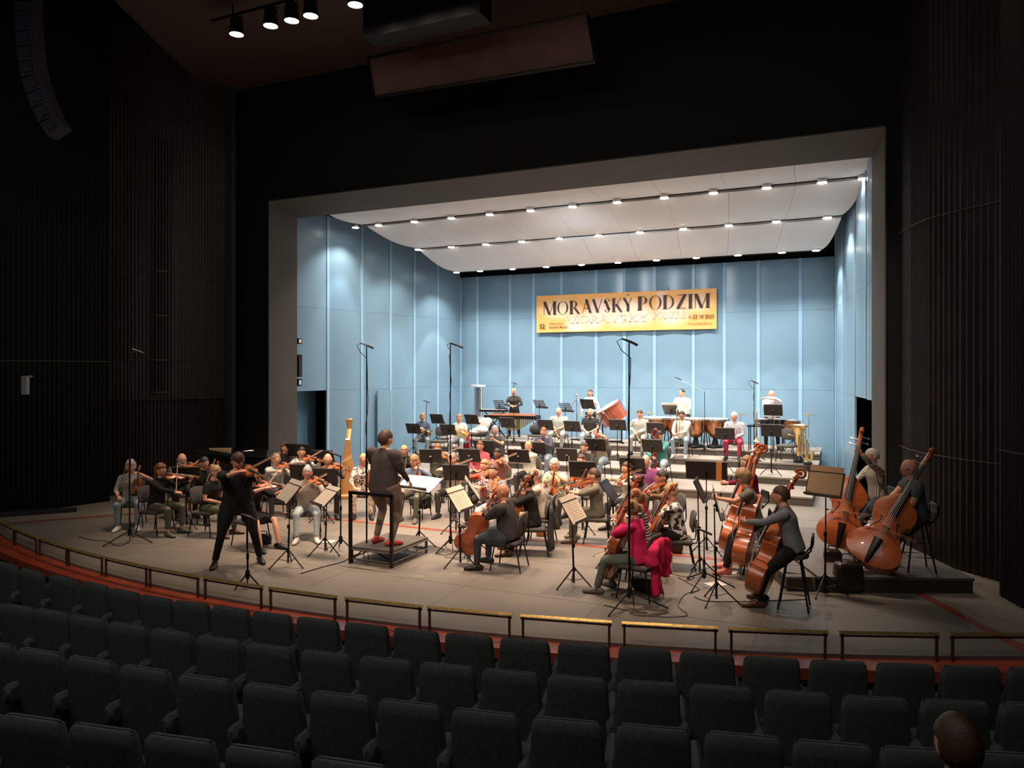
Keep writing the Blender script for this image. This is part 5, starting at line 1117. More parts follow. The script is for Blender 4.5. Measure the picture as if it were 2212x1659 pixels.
PP('per', 1667, 845, 'percussionist in a pale shirt', 'standing with one arm across his face', h=.74, Y=22.6, sit=None, pose='across', top=C('lavender_white', .68, .62, .66), legs=CHAR, hair=('ring', 'brown'), face=(-2.5, 8), chair=None, nod=20, wd=1.1)
PP('mar', 1110, 846, 'percussionist in black with mallets', 'standing behind the marimba', h=.74, Y=23.1, sit=None, pose='mallet', top=CHAR, legs=BLKC, hair=('bun', 'blond'), sex='f', face=(-6, 8), chair=None, nod=10, s=.97)
FV = V((-math.sin(TH), math.cos(TH), 0)); RV = V((math.cos(TH), math.sin(TH), 0))
def gz(px, py, h): return G(px, py, h)
PP('b1', 1614, 1000, 'blond double bassist in a maroon top', 'bowing farthest back', pose='bass', sit=.72, chair='stool', top=C('maroon', .20, .015, .045), legs=CHAR, hair=('bob', 'dblond'), sex='f', ins_kw=dict(a=gz(1568, 1190, .15), b=PD(1646, 962, 12.3), nw=tuple(-RV*.8+FV*.5+V((0, 0, .3)))), face=(-6.8, 10.5), bow=.25, lh=(-.22, .60, 1.12))
PP('b2', 1606, 1032, 'curly blond double bassist in a grey tee', 'wearing pink shoes', pose='bass', sit=.72, chair='stool', top=C('grey_tee', .15, .13, .11), sleeve='short', legs=BLKC, hair=('curly', 'dblond'), glasses=True, shoe='pink', ins_kw=dict(a=gz(1598, 1222, .15), b=PD(1654, 964, 11.4), nw=tuple(-RV*.8+FV*.5+V((0, 0, .3)))), face=(-6.8, 10.5), bow=.25, nod=24, lean=14, lh=(-.26, .56, 1.16))
PP('b3', 1686, 1052, 'young double bassist in a grey-blue shirt', 'on a tall stool in front of the platform', pose='bass', sit=.72, chair='stool', top=C('grey_blue_shirt', .22, .23, .25), legs=BLKC, hair=('short', 'brown'), shoe='brown', ins_kw=dict(a=gz(1628, 1283, .15), b=PD(1738, 1018, 9.95), nw=tuple(-RV*.75+FV*.6+V((0, 0, .35)))), face=(-6.8, 10.2), bow=.25, lean=14, nod=0, Y=10.2, lh=(-.16, .58, 1.10))
PP('b4', 1883, 987, 'grey-haired double bassist in a striped shirt', 'on the right platform', h=.22, pose='bass', sit=.72, chair='stool', top=('p', STRT), legs=DJEAN, hair=('short', 'grey'), glasses=True, ins_kw=dict(a=gz(1808, 1184, .37), b=PD(1862, 928, 11.6), nw=tuple(-RV*.35-FV*.85+V((0, 0, .2))), fl=.84), face=(-6.8, 10.2), bow=.25, nod=6, skin='tan')
PP('b5', 1965, 1012, 'bald double bassist in a grey tee', 'nearest the right ribbed wall', h=.22, pose='bass', sit=.72, chair='stool', top=C('slate_tee', .10, .11, .12), sleeve='short', legs=C('brown_trousers', .07, .05, .04), hair=('bald', 'grey'), glasses=True, ins_kw=dict(a=gz(1868, 1222, .37), b=PD(2014, 975, 10.7), nw=tuple(-RV*.45-FV*.8+V((0, 0, .35)))), face=(-6.8, 10.0), bow=.25, wd=1.12, nod=16)
PP('aud', 2066, 1612, 'dark-haired listener seated in the hall', 'at the lower right corner', h=-.03, s=1.06, pose='lap', top=BLKC, legs=BLKC, hair=('thick', 'brown'), face=(-4, 12), chair=None, group=None, nod=4)
_a = PEOPLE['aud']; _x, _y = (_a['W'] @ V((0, -.05, 0)))[:2]
_s = empty('auditorium_seat', (_x-.22*-math.sin(_a['rz']), _y-.22*math.cos(_a['rz']), -.06), _a['rz'], 'dark slate upholstered seat under the dark-haired listener', 'seat', 'auditorium seats'); link('backrest', SB, _s); link('seat_cushion', SCU, _s); link('armrest', SAR, _s, M.Translation((.275, 0, 0)))
for kind, org, rz, who, sit in CHAIRS:
    if kind == 'chair': make_chair(org, rz, 'black padded orchestra chair under the %s' % who, 'orchestra chairs')
    else: make_stool(org, rz, 'tall black stool under the %s' % who)

# ---------------------------------------------------------------- stands
ms = 'black music stand '
AUD = (-4, 0)
make_stand(1079, 874, ms+'with slotted desk at left of the marimba player', Y=22.5, h=.74, face=(-9, 30), perf=True, wide=1.0)
make_stand(1166, 873, ms+'with slotted desk at right of the marimba player', Y=22.5, h=.74, face=(-7, 30), perf=True, tilt=35)
make_stand(1222, 880, ms+'with slotted desk behind the grey-haired trumpeter', Y=22.4, h=.74, face=(-6, 30), perf=True, tilt=30)
make_stand(1269, 873, ms+'with solid desk before the woman at the back wall', Y=22.6, h=.74, face=(-6, 30))
make_stand(1449, 886, ms+'with open pages beside the timpanist', Y=22.3, h=.74, face=(-3, 30), sheet='open pages on the stand beside the timpanist', tilt=35)
make_stand(1670, 886, ms+'with solid desk before the arm-crossing percussionist', Y=21.9, h=.56, face=(-2, 30))
make_stand(893, 926, ms+'at the far left, lower than its neighbour, before the horns', Y=19.6, h=.38, face=(-12.4, 30))
make_stand(944, 905, ms+'raised high behind the horn players', Y=21.2, h=.56, face=(-12, 30))
make_stand(968, 928, ms+'before the horn player in white tee', Y=19.3, h=.2, face=(-11, 30))
make_stand(1019, 906, ms+'behind the white-tee horn player', Y=20.9, h=.38, face=(-10, 30))
make_stand(1096, 913, ms+'in front of the marimba', Y=20.6, h=.38, face=(-9, 30))
make_stand(1178, 918, ms+'left of the grey-haired trumpeter', Y=20.7, h=.38, face=(-8, 30))
make_stand(1236, 921, ms+'right of the grey-haired trumpeter', Y=20.3, h=.38, face=(-7, 30))
make_stand(1334, 918, ms+'in front of the tilted bass drum', Y=20.5, h=.38, face=(-6, 30))
make_stand(1416, 925, ms+'before the pin-striped trumpeter', Y=20.6, h=.38, face=(-5, 30))
make_stand(1566, 937, ms+'before the trombonist in dark red trousers', Y=19.9, h=.38, face=(-3, 30))
make_stand(1666, 930, ms+'before the empty chair by the tuba', Y=19.9, h=.38, face=(-2, 30))
make_stand(1287, 961, ms+'before the white-haired bassoonist', Y=17.4, h=0, face=(-6, 30))
make_stand(1409, 963, ms+'before the contrabassoonist', Y=17.5, h=0, face=(-4, 30))
make_stand(1046, 964, ms+'behind the woman in pink', Y=17.3, h=0, face=(-9, 30), wide=1.2)
make_stand(1152, 968, ms+'behind the cream-dressed flutist', Y=17.2, h=0, face=(-8, 30), wide=1.3)
make_stand(1120, 985, ms+'in front of the cream-dressed flutist', Y=15.5, h=0, face=(-8, 30), wide=1.05)
make_stand(1014, 984, ms+'in front of the woman in pink', Y=15.1, h=0, face=(-10, 30), wide=1.05)
make_stand(1225, 983, ms+'before the young oboist', Y=16.0, h=0, face=(-7, 30))
make_stand(1258, 1014, ms+'before the smiling woman with the fringe', Y=13.2, h=0, face=(-6, 20))
make_stand(1366, 1006, ms+'before the purple sweater man', Y=13.9, h=0, face=(-4, 20))
make_stand(1526, 1016, 'wide '+ms+'holding an orange folder', Y=12.6, h=0, face=(-3, 20), wide=1.35)
b = MB(); c = PY(1553, 1018, 12.50); b.box((c.x, c.y, c.z), (.09, .02, .30), .1); tag(b.build('folder', mat('orange_folder', (.60, .22, .06), .6)), 'orange folder on the wide stand at right', 'folder')
make_stand(985, 1021, ms+'with closed back in front of the ponytailed violinist', Y=12.2, h=0, face=(-9, 20))
make_stand(930, 985, ms+'left of the tall microphone, before the violist in dark glasses', Y=14.4, h=0, face=(-11, 20))
make_stand(1022, 1058, ms+'with grey sheets behind the beige one', Y=10.95, h=0, face=tuple(PEOPLE['c2']['org'][:2]), sheet='grey sheet of music beside the floral viola player', extra=SHEET2, tilt=35)
make_stand(995, 1082, ms+'with a bright beige sheet before the bald cellist', Y=10.2, h=0, face=(-4.8, 10.2), sheet='bright beige sheet of music in front of the bald cellist', tilt=35)
make_stand(1240, 1105, ms+'with a beige sheet before the pink cellist', Y=9.9, h=0, face=(-2.9, 9.85), sheet='beige sheet of music in front of the pink cellist', tilt=33)
make_stand(622, 1066, ms+'with grey sheets in front of the leader', Y=9.05, h=0, face=(-9.5, 6.4), sheet='grey sheet of music in front of the leader', extra=SHEET2, tilt=42, wide=1.15)
make_stand(702, 1076, ms+'with grey sheets nearest the podium', Y=9.9, h=0, face=(-9.4, 7.2), sheet='grey sheet of music nearest the podium', extra=SHEET2, tilt=48)
make_stand(700, 1028, ms+'before the balding violinist by the harp', Y=12.0, h=0, face=(-11, 16), wide=1.05)
make_stand(648, 1019, ms+'behind the grey-cardigan violinist', Y=12.1, h=0, face=(-12, 16), wide=.85)
make_stand(646, 973, 'large '+ms+'beside the redheaded keyboard player', Y=13.9, h=0, face=(-12, 18), wide=1.5)
make_stand(700, 987, ms+'behind the balding violinist, holding loose pages', Y=13.8, h=0, face=(-12, 18))
make_stand(403, 1026, ms+'before the bald bearded violinist', Y=10.4, h=0, face=(-12.5, 12), wide=1.05)
make_stand(905, 1046, 'flat '+ms+'with the white score, beside the podium', Y=11.0, h=0, face=(-7.0, 10.0), tilt=62, wide=1.3, sheet='large white open score on the stand beside the podium', extra='open')
make_stand(1512, 1058, ms+'with dark desk, left of the bassists, farther one', Y=11.2, h=0, face=(1.5, 11.5), wide=1.0)
make_stand(1548, 1090, ms+'with pages, left of the bassists, nearer one', Y=10.0, h=0, face=(1.5, 10.6), sheet='sheet of music left of the grey-tee bassist', tilt=15)
make_stand(1782, 1046, ms+'with orange pages beside the bass platform', Y=11.0, h=0, face=(-1.5, 8), sheet='tan sheet of music beside the bass platform', extra=mat('tan_sheet', (.40, .24, .12), .7), tilt=22)
make_stand(1316, 1058, ms+'before the olive-jumper violist', Y=11.2, h=0, face=(-1.0, 11.4), tilt=35)
# ---------------------------------------------------------------- microphones
make_mic(280, 1172, 762, 'tall black microphone stand at the far left', boom=(.14, .02), tri=.45)
make_mic(792, 1208, 748, 'tall black microphone stand left of the conductor', tri=.35)
make_mic(973, 1190, 742, 'tall black microphone stand right of the conductor', boom=(.10, -.04), tri=.35)
make_mic(1359, 1312, 740, 'tallest black microphone stand in front of the pink cellist', tri=.50)
make_mic(535, 1270, 1118, 'low black microphone stand before the standing violinist', tri=.20, cable=False)
make_mic(736, 1190, 985, 'thin microphone stand between podium and violins', tri=.22, boom=(-.10, .02), cable=False)
make_mic(1110, 0, 828, 'microphone stand in front of the marimba player', Yb=21.9, h=.56, tri=.3, cable=False)
make_mic(921, 0, 868, 'microphone stand beside the blue-sweatshirt horn player', Yb=19.8, h=.38, tri=.3, cable=False)
make_mic(1522, 0, 845, 'boom microphone stand between timpani players', Yb=21.9, h=.56, boom=(-.78, .36), tri=.35, cable=False)
make_mic(1629, 0, 826, 'microphone stand left of the pale-shirt percussionist', Yb=21.2, h=.56, tri=.3)
make_mic(1521, 1268, 1150, 'short microphone stand among the music stands at right', tri=.42, cable=False)
# ---------------------------------------------------------------- podium
PX0, PX1, PY0, PY1 = -7.26, -6.46, 9.66, 10.72
e = empty('podium', (0, 0, 0), 0, 'low steel-framed conductor podium with a back rail', 'podium')
b = MB(); b.box(((PX0+PX1)/2, (PY0+PY1)/2, .245), (PX1-PX0, PY1-PY0, .035)); b.build('deck', mat('podium_deck', (.10, .085, .07), .6, 0, .2, 5), e)
ALU = mat('dull_aluminium', (.14, .12, .10), .45, .6, .1)
for x, y in ((PX0, PY0), (PX1, PY0), (PX0, PY1), (PX1, PY1)): b = MB(); b.box((x+.02*(1 if x == PX0 else -1), y+.02*(1 if y == PY0 else -1), .11), (.035, .035, .22)); b.build('leg', ALU, e)
for x0, y0, x1, y1 in ((PX0, PY0, PX1, PY0), (PX1, PY0, PX1, PY1), (PX0, PY1, PX1, PY1), (PX0, PY0, PX0, PY1)):
    b = MB(); b.tube([(x0, y0, .07), (x1, y1, .07)], .012, 4); b.tube([(x0, y0, .215), (x1, y1, .215)], .014, 4)
    for t in (.33, .66): x, y = x0+(x1-x0)*t, y0+(y1-y0)*t; b.tube([(x, y, .07), (x, y, .215)], .010, 4)
    b.build('side_frame', ALU, e)
b = MB()
for x in (PX0+.01, PX1-.01): b.box((x, PY0-.005, .57), (.045, .045, 1.14))
b.box(((PX0+PX1)/2, PY0-.005, 1.12), (PX1-PX0+.03, .045, .05)); b.build('back_rail', BLK, e)
# ---------------------------------------------------------------- harp
GW = mat('harp_wood', (.62, .30, .10), .35, 0, .15, 6, 0, 20, .3); GG = mat('harp_gold', (.62, .36, .12), .35, .3, .2, 20)
hp = G(755, 1068, 0); e = empty('harp', hp, R(-57), 'golden wooden concert harp standing behind the podium', 'harp')
b = MB(); b.lathe([(.055, .08), (.07, .14), (.045, .20), (.034, .30), (.033, 1.45), (.045, 1.50), (.036, 1.55), (.05, 1.62), (.075, 1.76), (.085, 1.84), (.065, 1.86)], 16); b.build('column', GG, e, True)
b = MB(); b.box((.27, 0, .05), (.72, .36, .09), bev=.02); b.build('pedal_base', GW, e)
b = MB(); b.tube([(.42, 0, .08), (.50, 0, .45), (.60, 0, .95), (.68, 0, 1.36)], [(.13, .235), (.12, .19), (.09, .11), (.05, .05)], 14, (0, 1, 0)); b.build('soundbox', GW, e, True)
b = MB(); b.tube([(.0, 0, 1.50), (.12, 0, 1.60), (.26, 0, 1.54), (.42, 0, 1.36), (.56, 0, 1.33), (.68, 0, 1.42)], [(.03, .05), (.03, .06), (.03, .055), (.03, .05), (.03, .05), (.03, .05)], 8, (0, 1, 0)); b.build('neck', GG, e, True)
b = MB()
for i in range(22): t = i/21; b.tube([(.08+.54*t, 0, 1.56-.26*t+.08*t*t), (.36+.26*t, 0, .25+1.0*t)], .0025, 4)
b.build('strings', STRG, e)
b = MB(); 
for k in range(3): b.ell((-.05+.05*k, .21, .06), (.03, .05, .012), 6, 4)
b.build('pedals', GG, e)
# ---------------------------------------------------------------- grand piano
PB = mat('piano_black', (.010, .009, .009), .12, 0, 0, coat=.8)
pp = PY(560, 1000, 13.6); e = empty('grand_piano', (pp.x, pp.y, 0), TH+R(6), 'black grand piano with lid down behind the first violins', 'piano')
outl = [(-1.25, -.72), (.35, -.72), (.35, .74), (-.25, .74), (-.70, .55), (-1.0, .15), (-1.20, .0), (-1.38, -.2), (-1.40, -.5)]
b = MB(); b.prism(outl, .62, .95); b.build('case', PB, e)
b = MB(); b.prism([(x*1.02, y*1.02) for x, y in outl], .0, .025, M.Translation((0, 0, 1.05)) @ M.Rotation(R(5), 4, 'Y')); b.build('lid', PB, e)
b = MB(); b.prism([(x*1.02, y*1.02) for x, y in outl], .0, .02, M.Translation((0, 0, .96))); b.build('lid', PB, e)
b = MB(); b.box((.48, 0, .70), (.26, 1.4, .10)); b.build('key_bed', PB, e)
b = MB(); b.box((.50, 0, .757), (.15, 1.22, .015)); b.build('keyboard', mat('ivory', (.8, .76, .68), .4), e)
for x, y in ((-1.1, -.4), (.25, -.6), (.25, .6)): b = MB(); b.lathe([(.05, 0), (.04, .1), (.065, .62)], 10, M.Translation((x, y, 0))); b.build('leg', PB, e)
b = MB(); b.box((-.9, .0, 1.15), (.50, .03, .09)); b.build('prop_board', mat('music_rack_wood', (.55, .38, .2), .5), e)
for k in range(3): b = MB(); b.tube([(-1.3, -.3+.2*k, 1.0+.03*k), (-.2, .1+.2*k, 1.12-.02*k)], .012, 5); b.build('lid_prop', BHAIR if k == 1 else PB, e)
# ---------------------------------------------------------------- percussion
COP = mat('copper_bowl', (.62, .27, .13), .28, .9, .15, 5); HEADM = mat('drum_head', (.72, .66, .58), .5, 0, .04)
TMP = []
for i, (px, r) in enumerate(((1418, .40), (1462, .38), (1503, .34), (1545, .36))):
    c = PY(px, 960, 22.35+.15*(i % 2)); e = empty('kettledrum', (c.x, c.y, .74), 0, 'copper kettledrum, %s from the left in front of the timpanist' % ORD[i], 'timpani', 'kettledrums')
    b = MB(); b.lathe([(.06, .27), (r*.45, .33), (r*.78, .47), (r*.94, .66), (r, .84)], 24); b.build('bowl', COP, e, True)
    b = MB(); b.lathe([(r+.03, .81), (r+.035, .85), (r+.02, .86)], 24); b.build('rim', CHROME, e, True)
    b = MB(); b.lathe([(r*.995, .855), (r*.99, .865), (.01, .87)], 24); b.build('head', HEADM, e)
    b = MB()
    for k in range(8): a = k*PI/4; b.tube([((r+.04)*math.cos(a), (r+.04)*math.sin(a), .86), ((r+.04)*math.cos(a), (r+.04)*math.sin(a), .74)], .014, 6)
    b.build('tuning_lugs', CHROME, e)
    for k in range(4): a = PI/4+k*PI/2; b = MB(); b.tube([(r*1.02*math.cos(a), r*1.02*math.sin(a), .80), (.30*math.cos(a), .30*math.sin(a), .30), (.26*math.cos(a), .26*math.sin(a), .03)], .016, 6); b.build('leg', BLK, e)
    b = MB(); b.box((0, -.16, .05), (.16, .42, .05), bev=.015); b.lathe([(.25, .02), (.25, .06), (.10, .12), (.06, .28)], 12); b.build('pedal_base', BLK, e)
REDD = mat('red_drum_shell', (.36, .075, .03), .3, 0, .2, 6, 0, 20, .4)
c = PY(1322, 893, 22.5); e = empty('bass_drum', (c.x, c.y, .74), R(25), 'red-brown bass drum tilted on a black frame', 'drum')
T = M.Translation((0, 0, c.z-.74)) @ M.Rotation(R(-32), 4, 'Y') 
b = MB(); b.lathe([(.40, -.22), (.40, .22)], 28, T); b.build('shell', REDD, e, True)
for zz in (-.24, .24): b = MB(); b.lathe([(.43, zz-.02), (.43, zz+.02), (.38, zz+.021)], 28, T); b.build('hoop', REDD, e, True)
for zz in (-.262, .262): b = MB(); b.lathe([(.375, zz-.004), (.375, zz+.004)], 28, T); b.build('head', HEADM, e)
b = MB()
for k in range(12): a = k*PI/6; b.tube([(.43*math.cos(a), .43*math.sin(a), -.26), (.43*math.cos(a), .43*math.sin(a), .26)], .010, 5, Mx=T); b.ell((.43*math.cos(a), .43*math.sin(a), .27), .022, 6, 4, T)
b.build('tension_rods', CHROME, e)
b = MB()
for sx in (-.30, .30): b.box((sx, 0, .30), (.04, .05, .62)); b.box((sx, 0, .03), (.06, .6, .05))
b.box((0, 0, .05), (.6, .05, .05)); b.build('frame', BLK, e)
# right-hand drum table
c = PY(1655, 925, 22.3); e = empty('percussion_table', (c.x, c.y, .74), 0, 'cloth-topped percussion table behind the brass at right', 'table')
b = MB(); b.box((0, 0, .70), (1.0, .5, .04)); b.build('table_top', BLK, e)
for x in (-.45, .45):
    for y in (-.2, .2): b = MB(); b.tube([(x, y, 0), (x, y, .68)], .015, 6); b.build('leg', BLK, e)
def drum(px, Y, py, r, hh, m, label, stand=True):
    c = PY(px, py, Y); e = empty('drum', (c.x, c.y, c.z), 0, label, 'drum'); b = MB(); b.lathe([(r, -hh), (r, 0)], 24); b.build('shell', m, e, True)
    b = MB(); b.lathe([(r+.012, -.02), (r+.014, .01)], 24); b.lathe([(r+.012, -hh), (r+.012, -hh+.02)], 24); b.build('hoop', CHROME, e, True); b = MB(); b.lathe([(r-.005, .008), (.01, .012)], 24); b.build('head', HEADM, e)
    b = MB(); [b.tube([((r+.012)*math.cos(a), (r+.012)*math.sin(a), -hh+.02), ((r+.012)*math.cos(a), (r+.012)*math.sin(a), -.02)], .010, 5) for a in [k*PI/4+.3 for k in range(8)]]; b.build('lugs', CHROME, e)
    if stand:
        b = MB(); z0 = .74-c.z; b.tube([(0, 0, -hh), (0, 0, z0+.3)], .018, 6); [b.tube([(0, 0, z0+.35), (.28*math.cos(a), .28*math.sin(a), z0+.01)], .012, 5) for a in (.5, 2.6, 4.7)]; b.build('stand', BLK, e)
drum(1648, 22.25, 905, .20, .18, mat('black_shell', (.02, .018, .018), .3), 'black snare drum on the percussion table', False)
drum(1680, 22.25, 905, .18, .16, mat('black_shell', (.02, .018, .018), .3), 'small black drum beside the snare drum', False)
drum(1712, 22.2, 908, .21, .24, REDD, 'red-brown tom drum at the right end of the drums')
def cymbal(px, Y, py, label, r=.22, base=.74, stand=True):
    c = PY(px, py, Y); e = empty('cymbal_stand' if stand else 'cymbal', (c.x, c.y, base), 0, label, 'cymbal'); z = c.z-base
    b = MB(); b.lathe([(r, z-.015), (r*.5, z+.005), (.05, z+.012), (.03, z+.03), (.005, z+.034), (.03, z+.008), (r*.5, z), (r, z-.018)], 28); b.build('cymbal', BRASS, e, True)
    b = MB(); b.tube([(0, 0, .3), (0, 0, z+.05)], .010, 6); b.build('pole', CHROME, e)
    for a in (.4, 2.5, 4.6): b = MB(); b.tube([(0, 0, .35), (.26*math.cos(a), .26*math.sin(a), .012)], .009, 5); b.build('leg', CHROME, e)
cymbal(1747, 22.6, 895, 'thin cymbal on a chrome stand at the far right riser'); cymbal(1600, 22.9, 894, 'pair of cymbals behind the trombonist in red trousers', .2); cymbal(1402, 23.0, 892, 'cymbal behind the pin-striped trumpeter', .22)
# marimba
c = PY(1107, 900, 22.4); e = empty('marimba', (c.x, c.y, .74), R(3), 'marimba with pale wooden bars and brass resonators', 'marimba')
ROSE = mat('marimba_bar', (.50, .16, .07), .4, 0, .2, 10)
zt = .80
for i in range(26): x = -.80+1.6*i/25; L_ = .46-.24*i/25; b = MB(); b.box((x, -.06, zt), (.05, L_, .02)); b.build('bar', ROSE, e)
for i in range(20): x = -.76+1.5*i/19; b = MB(); b.box((x, .24, zt+.03), (.045, .30-.12*i/19, .02)); b.build('bar', ROSE, e)
b = MB(); [b.tube([(-.80+1.6*i/25, -.06, zt-.04), (-.80+1.6*i/25, -.06, zt-.10-.42*abs(math.sin(i*.12-.0))**1.3 if i > 8 else zt-.16)], .022, 8) for i in range(26)]; b.build('resonators', BRASS, e, True)
b = MB(); b.box((0, -.30, zt-.06), (1.75, .03, .10)); b.box((0, .40, zt-.06), (1.6, .03, .10)); b.box((-.87, .05, zt-.08), (.05, .7, .14)); b.box((.87, .05, zt-.08), (.05, .5, .14)); b.build('frame', BLK, e)
for sx in (-.8, .8): b = MB(); b.tube([(sx, -.25, .02), (sx, .3, zt-.1)], .018, 6); b.tube([(sx, .3, .02), (sx, -.25, zt-.1)], .018, 6); b.build('leg', BLK, e)
# tubular bells
c = PY(1033, 900, 22.9); e = empty('tubular_bells', (c.x, c.y, .74), R(-35), 'tall frame of tubular bells at the left of the marimba', 'chimes')
Hh = c.z*0+ (PY(1033, 833, 22.9).z-.74)
WF = mat('white_frame', (.75, .70, .66), .4); BT = mat('bell_tube', (.45, .42, .40), .2, .9, .1)
b = MB(); b.box((0, 0, Hh), (.52, .30, .05)); b.build('top_rail', WF, e)
for i in range(9):
    b = MB(); b.tube([(-.20+.05*i, .05*(-1)**i, Hh-.06), (-.20+.05*i, .05*(-1)**i, Hh-1.15-.03*i)], .017, 8); b.build('bell_tube', BT, e, True)
for sx in (-.25, .25): b = MB(); b.tube([(sx, 0, .04), (sx, 0, Hh)], .014, 6); b.build('upright', WF, e)
b = MB(); b.box((0, -.02, Hh-1.22), (.56, .28, .26)); b.build('damper_box', WF, e); b = MB(); b.box((0, -.17, Hh-1.17), (.30, .01, .04)); b.box((0, -.17, Hh-1.24), (.30, .01, .04)); b.build('vent_slot', BLK, e)
b = MB(); b.box((0, 0, .03), (.6, .5, .05)); b.build('base', BLK, e)
# keyboard on x stand beside the bells
c = PY(1067, 887, 22.6); e = empty('electronic_keyboard', (c.x, c.y, .74), R(5), 'dark electronic keyboard on crossed legs by the tubular bells', 'keyboard')
zk = c.z-.74; b = MB(); b.box((0, 0, zk), (.95, .30, .07)); b.build('case', BLK, e); b = MB(); b.box((0, -.06, zk+.038), (.85, .14, .01)); b.build('keys', HEADM, e)
b = MB(); b.tube([(-.4, 0, .02), (.35, 0, zk-.04)], .018, 6); b.tube([(.4, .06, .02), (-.35, .06, zk-.04)], .018, 6); b.build('cross_stand', BLK, e)
# white horn-shaped tube frame (contrabass tuba of the back row) 
c = PY(1246, 905, 23.0); e = empty('sousaphone_frame', (c.x, c.y, .74), 0, 'silver curved instrument frame standing left of the back-wall woman', 'instrument frame')
b = MB(); z1 = PY(1246, 856, 23.0).z-.74; b.tube([(0, 0, .02), (0, 0, z1)], .018, 8); b.ell((0, 0, z1+.03), .05, 8, 6); b.build('pole', SILV, e, True)
b = MB(); b.tube([(0, 0, z1-.12), (-.12, 0, z1-.18), (-.18, 0, z1-.38), (-.14, 0, z1-.60), (0, 0, z1-.72)], .014, 8); b.tube([(0, 0, z1-.12), (.45, 0, z1-.14), (.58, 0, z1-.22), (.60, 0, z1-.5), (.48, 0, z1-.62), (0, 0, z1-.62)], .012, 8); b.build('curved_tube', SILV, e, True)
b = MB(); b.lathe([(.2, 0), (.2, .03), (.02, .05)], 12); b.build('base', BLK, e)
# tuba on a stand, saxophone, trombone on a stand
c = PY(1726, 1000, 21.25); e = empty('tuba', (c.x, c.y, .56), 0, 'brass tuba standing bell up beside the empty chair', 'tuba'); zt = PY(1726, 918, 21.25).z-.56
BR2 = mat('brass_bright', (.90, .62, .28), .2, 1, .05)
b = MB(); b.lathe([(.05, .18), (.075, .4), (.10, .7), (.12, zt-.22), (.16, zt-.10), (.24, zt-.02), (.27, zt), (.25, zt+.002), (.14, zt-.1)], 24); b.build('bell', BR2, e, True)
b = MB(); b.tube([(.05+.0, 0, .25), (.06, 0, .16), (.13, 0, .10), (.20, 0, .16), (.21, 0, .3), (.20, 0, .62)], .035, 8); b.tube([(.12, -.08, .25), (.12, -.08, .75), (.05, -.1, .80), (0, -.12, .7), (0, -.12, .3)], .018, 8); b.tube([(-.1, -.05, .72), (-.28, -.06, .76)], .012, 6); b.build('tubing', BR2, e, True)
b = MB(); [b.lathe([(.02, .35), (.02, .55)], 8, M.Translation((.10+.05*i, -.12, 0))) for i in range(4)]; b.build('valves', SILV, e)
b = MB(); b.lathe([(.12, 0), (.12, .08), (.07, .18)], 10); b.build('stand', BLK, e)
c = PY(1737, 1000, 21.1); e = empty('saxophone', (c.x+.05, c.y-.25, .56), 0, 'brass saxophone on the floor beside the tuba', 'saxophone')
b = MB(); b.tube([(0, 0, .95), (0, 0, .85), (.01, 0, .45), (.03, 0, .16), (.09, 0, .10), (.14, 0, .16), (.16, 0, .36)], [.012, .015, .023, .032, .037, .04, .065], 10); b.build('body', BR2, e, True)
b = MB(); b.tube([(0, 0, .95), (-.04, 0, 1.03), (-.12, 0, 1.02)], .009, 6); b.build('neck', BR2, e); b = MB(); [b.ell((.0, -.03, .25+.06*i), (.022, .012, .02), 6, 4) for i in range(10)]; b.build('keys', BR2, e); b = MB(); b.box((.06, 0, .04), (.2, .25, .06)); b.build('stand', BLK, e)
cc = PY(1634, 975, 21.2); _trb(M.Translation((cc.x, cc.y, PY(1634, 902, 21.2).z-.05)) @ frame((0, 0, 0), (0, .05, -1), (0, -1, 0)), 'brass trombone standing upright left of the empty chair')
b = MB(); b.tube([(cc.x+.0, cc.y, .56), (cc.x, cc.y, 1.2)], .012, 6); b.lathe([(.16, .56), (.02, .62)], 8, M.Translation((cc.x, cc.y, 0))); tag(b.build('trombone_stand', BLK), 'small black peg stand holding the upright trombone', 'stand')
_trp(M.Translation((cc.x+.45, cc.y+.1, 1.04)) @ frame((0, 0, 0), (.0, 0, -1), (0, -1, 0)), 'brass trumpet standing on its bell beside the upright trombone')
# ---------------------------------------------------------------- loose chairs, bags, coats
def free_chair(px, py, h, Y, rz, label): c = PY(px, py, Y); return make_chair((c.x, c.y, h), rz, label, 'orchestra chairs')
free_chair(1700, 960, .56, 21.35, R(170), 'empty black padded chair beside the tuba')
ch = free_chair(1038, 945, .56, 21.4, R(160), 'padded chair with a white coat behind the white-tee horn player')
free_chair(1160, 945, .56, 21.4, R(165), 'padded chair with a black bag left of the grey-haired trumpeter')
free_chair(950, 960, .38, 20.1, R(190), 'empty chair between the two horn players')
ch = G(1176, 1200, 0); 
def blob(name, m, label, cat, pts, rad, vox=.02, parent=None, kind=None):
    b = MB()
    for p, r in zip(pts, rad): b.ell(p, r, 12, 8)
    o = b.build(name, m); remesh(o, vox, 8); tag(o, label, cat); return o
c = PY(1038, 930, 21.35); WC = cloth('white_coat', (.72, .62, .55))
blob('coat', WC, 'pale quilted coat heaped over a chair behind the horns', 'coat', [(c.x, c.y-.02, 1.10), (c.x+.08, c.y+.1, 1.30), (c.x-.15, c.y-.15, 1.04), (c.x+.15, c.y+.22, 1.38)], [(.28, .24, .10), (.22, .10, .20), (.25, .16, .06), (.18, .07, .12)], .02)
c = PY(1160, 930, 21.4); blob('backpack', BLKF, 'black backpack on the chair left of the grey-haired trumpeter', 'bag', [(c.x, c.y, 1.18), (c.x+.08, c.y+.05, 1.30)], [(.27, .16, .18), (.20, .15, .14)], .02)
c = PY(1012, 935, 20.15); b = MB(); vs = []
RC = cloth('red_coat', (.50, .03, .06))
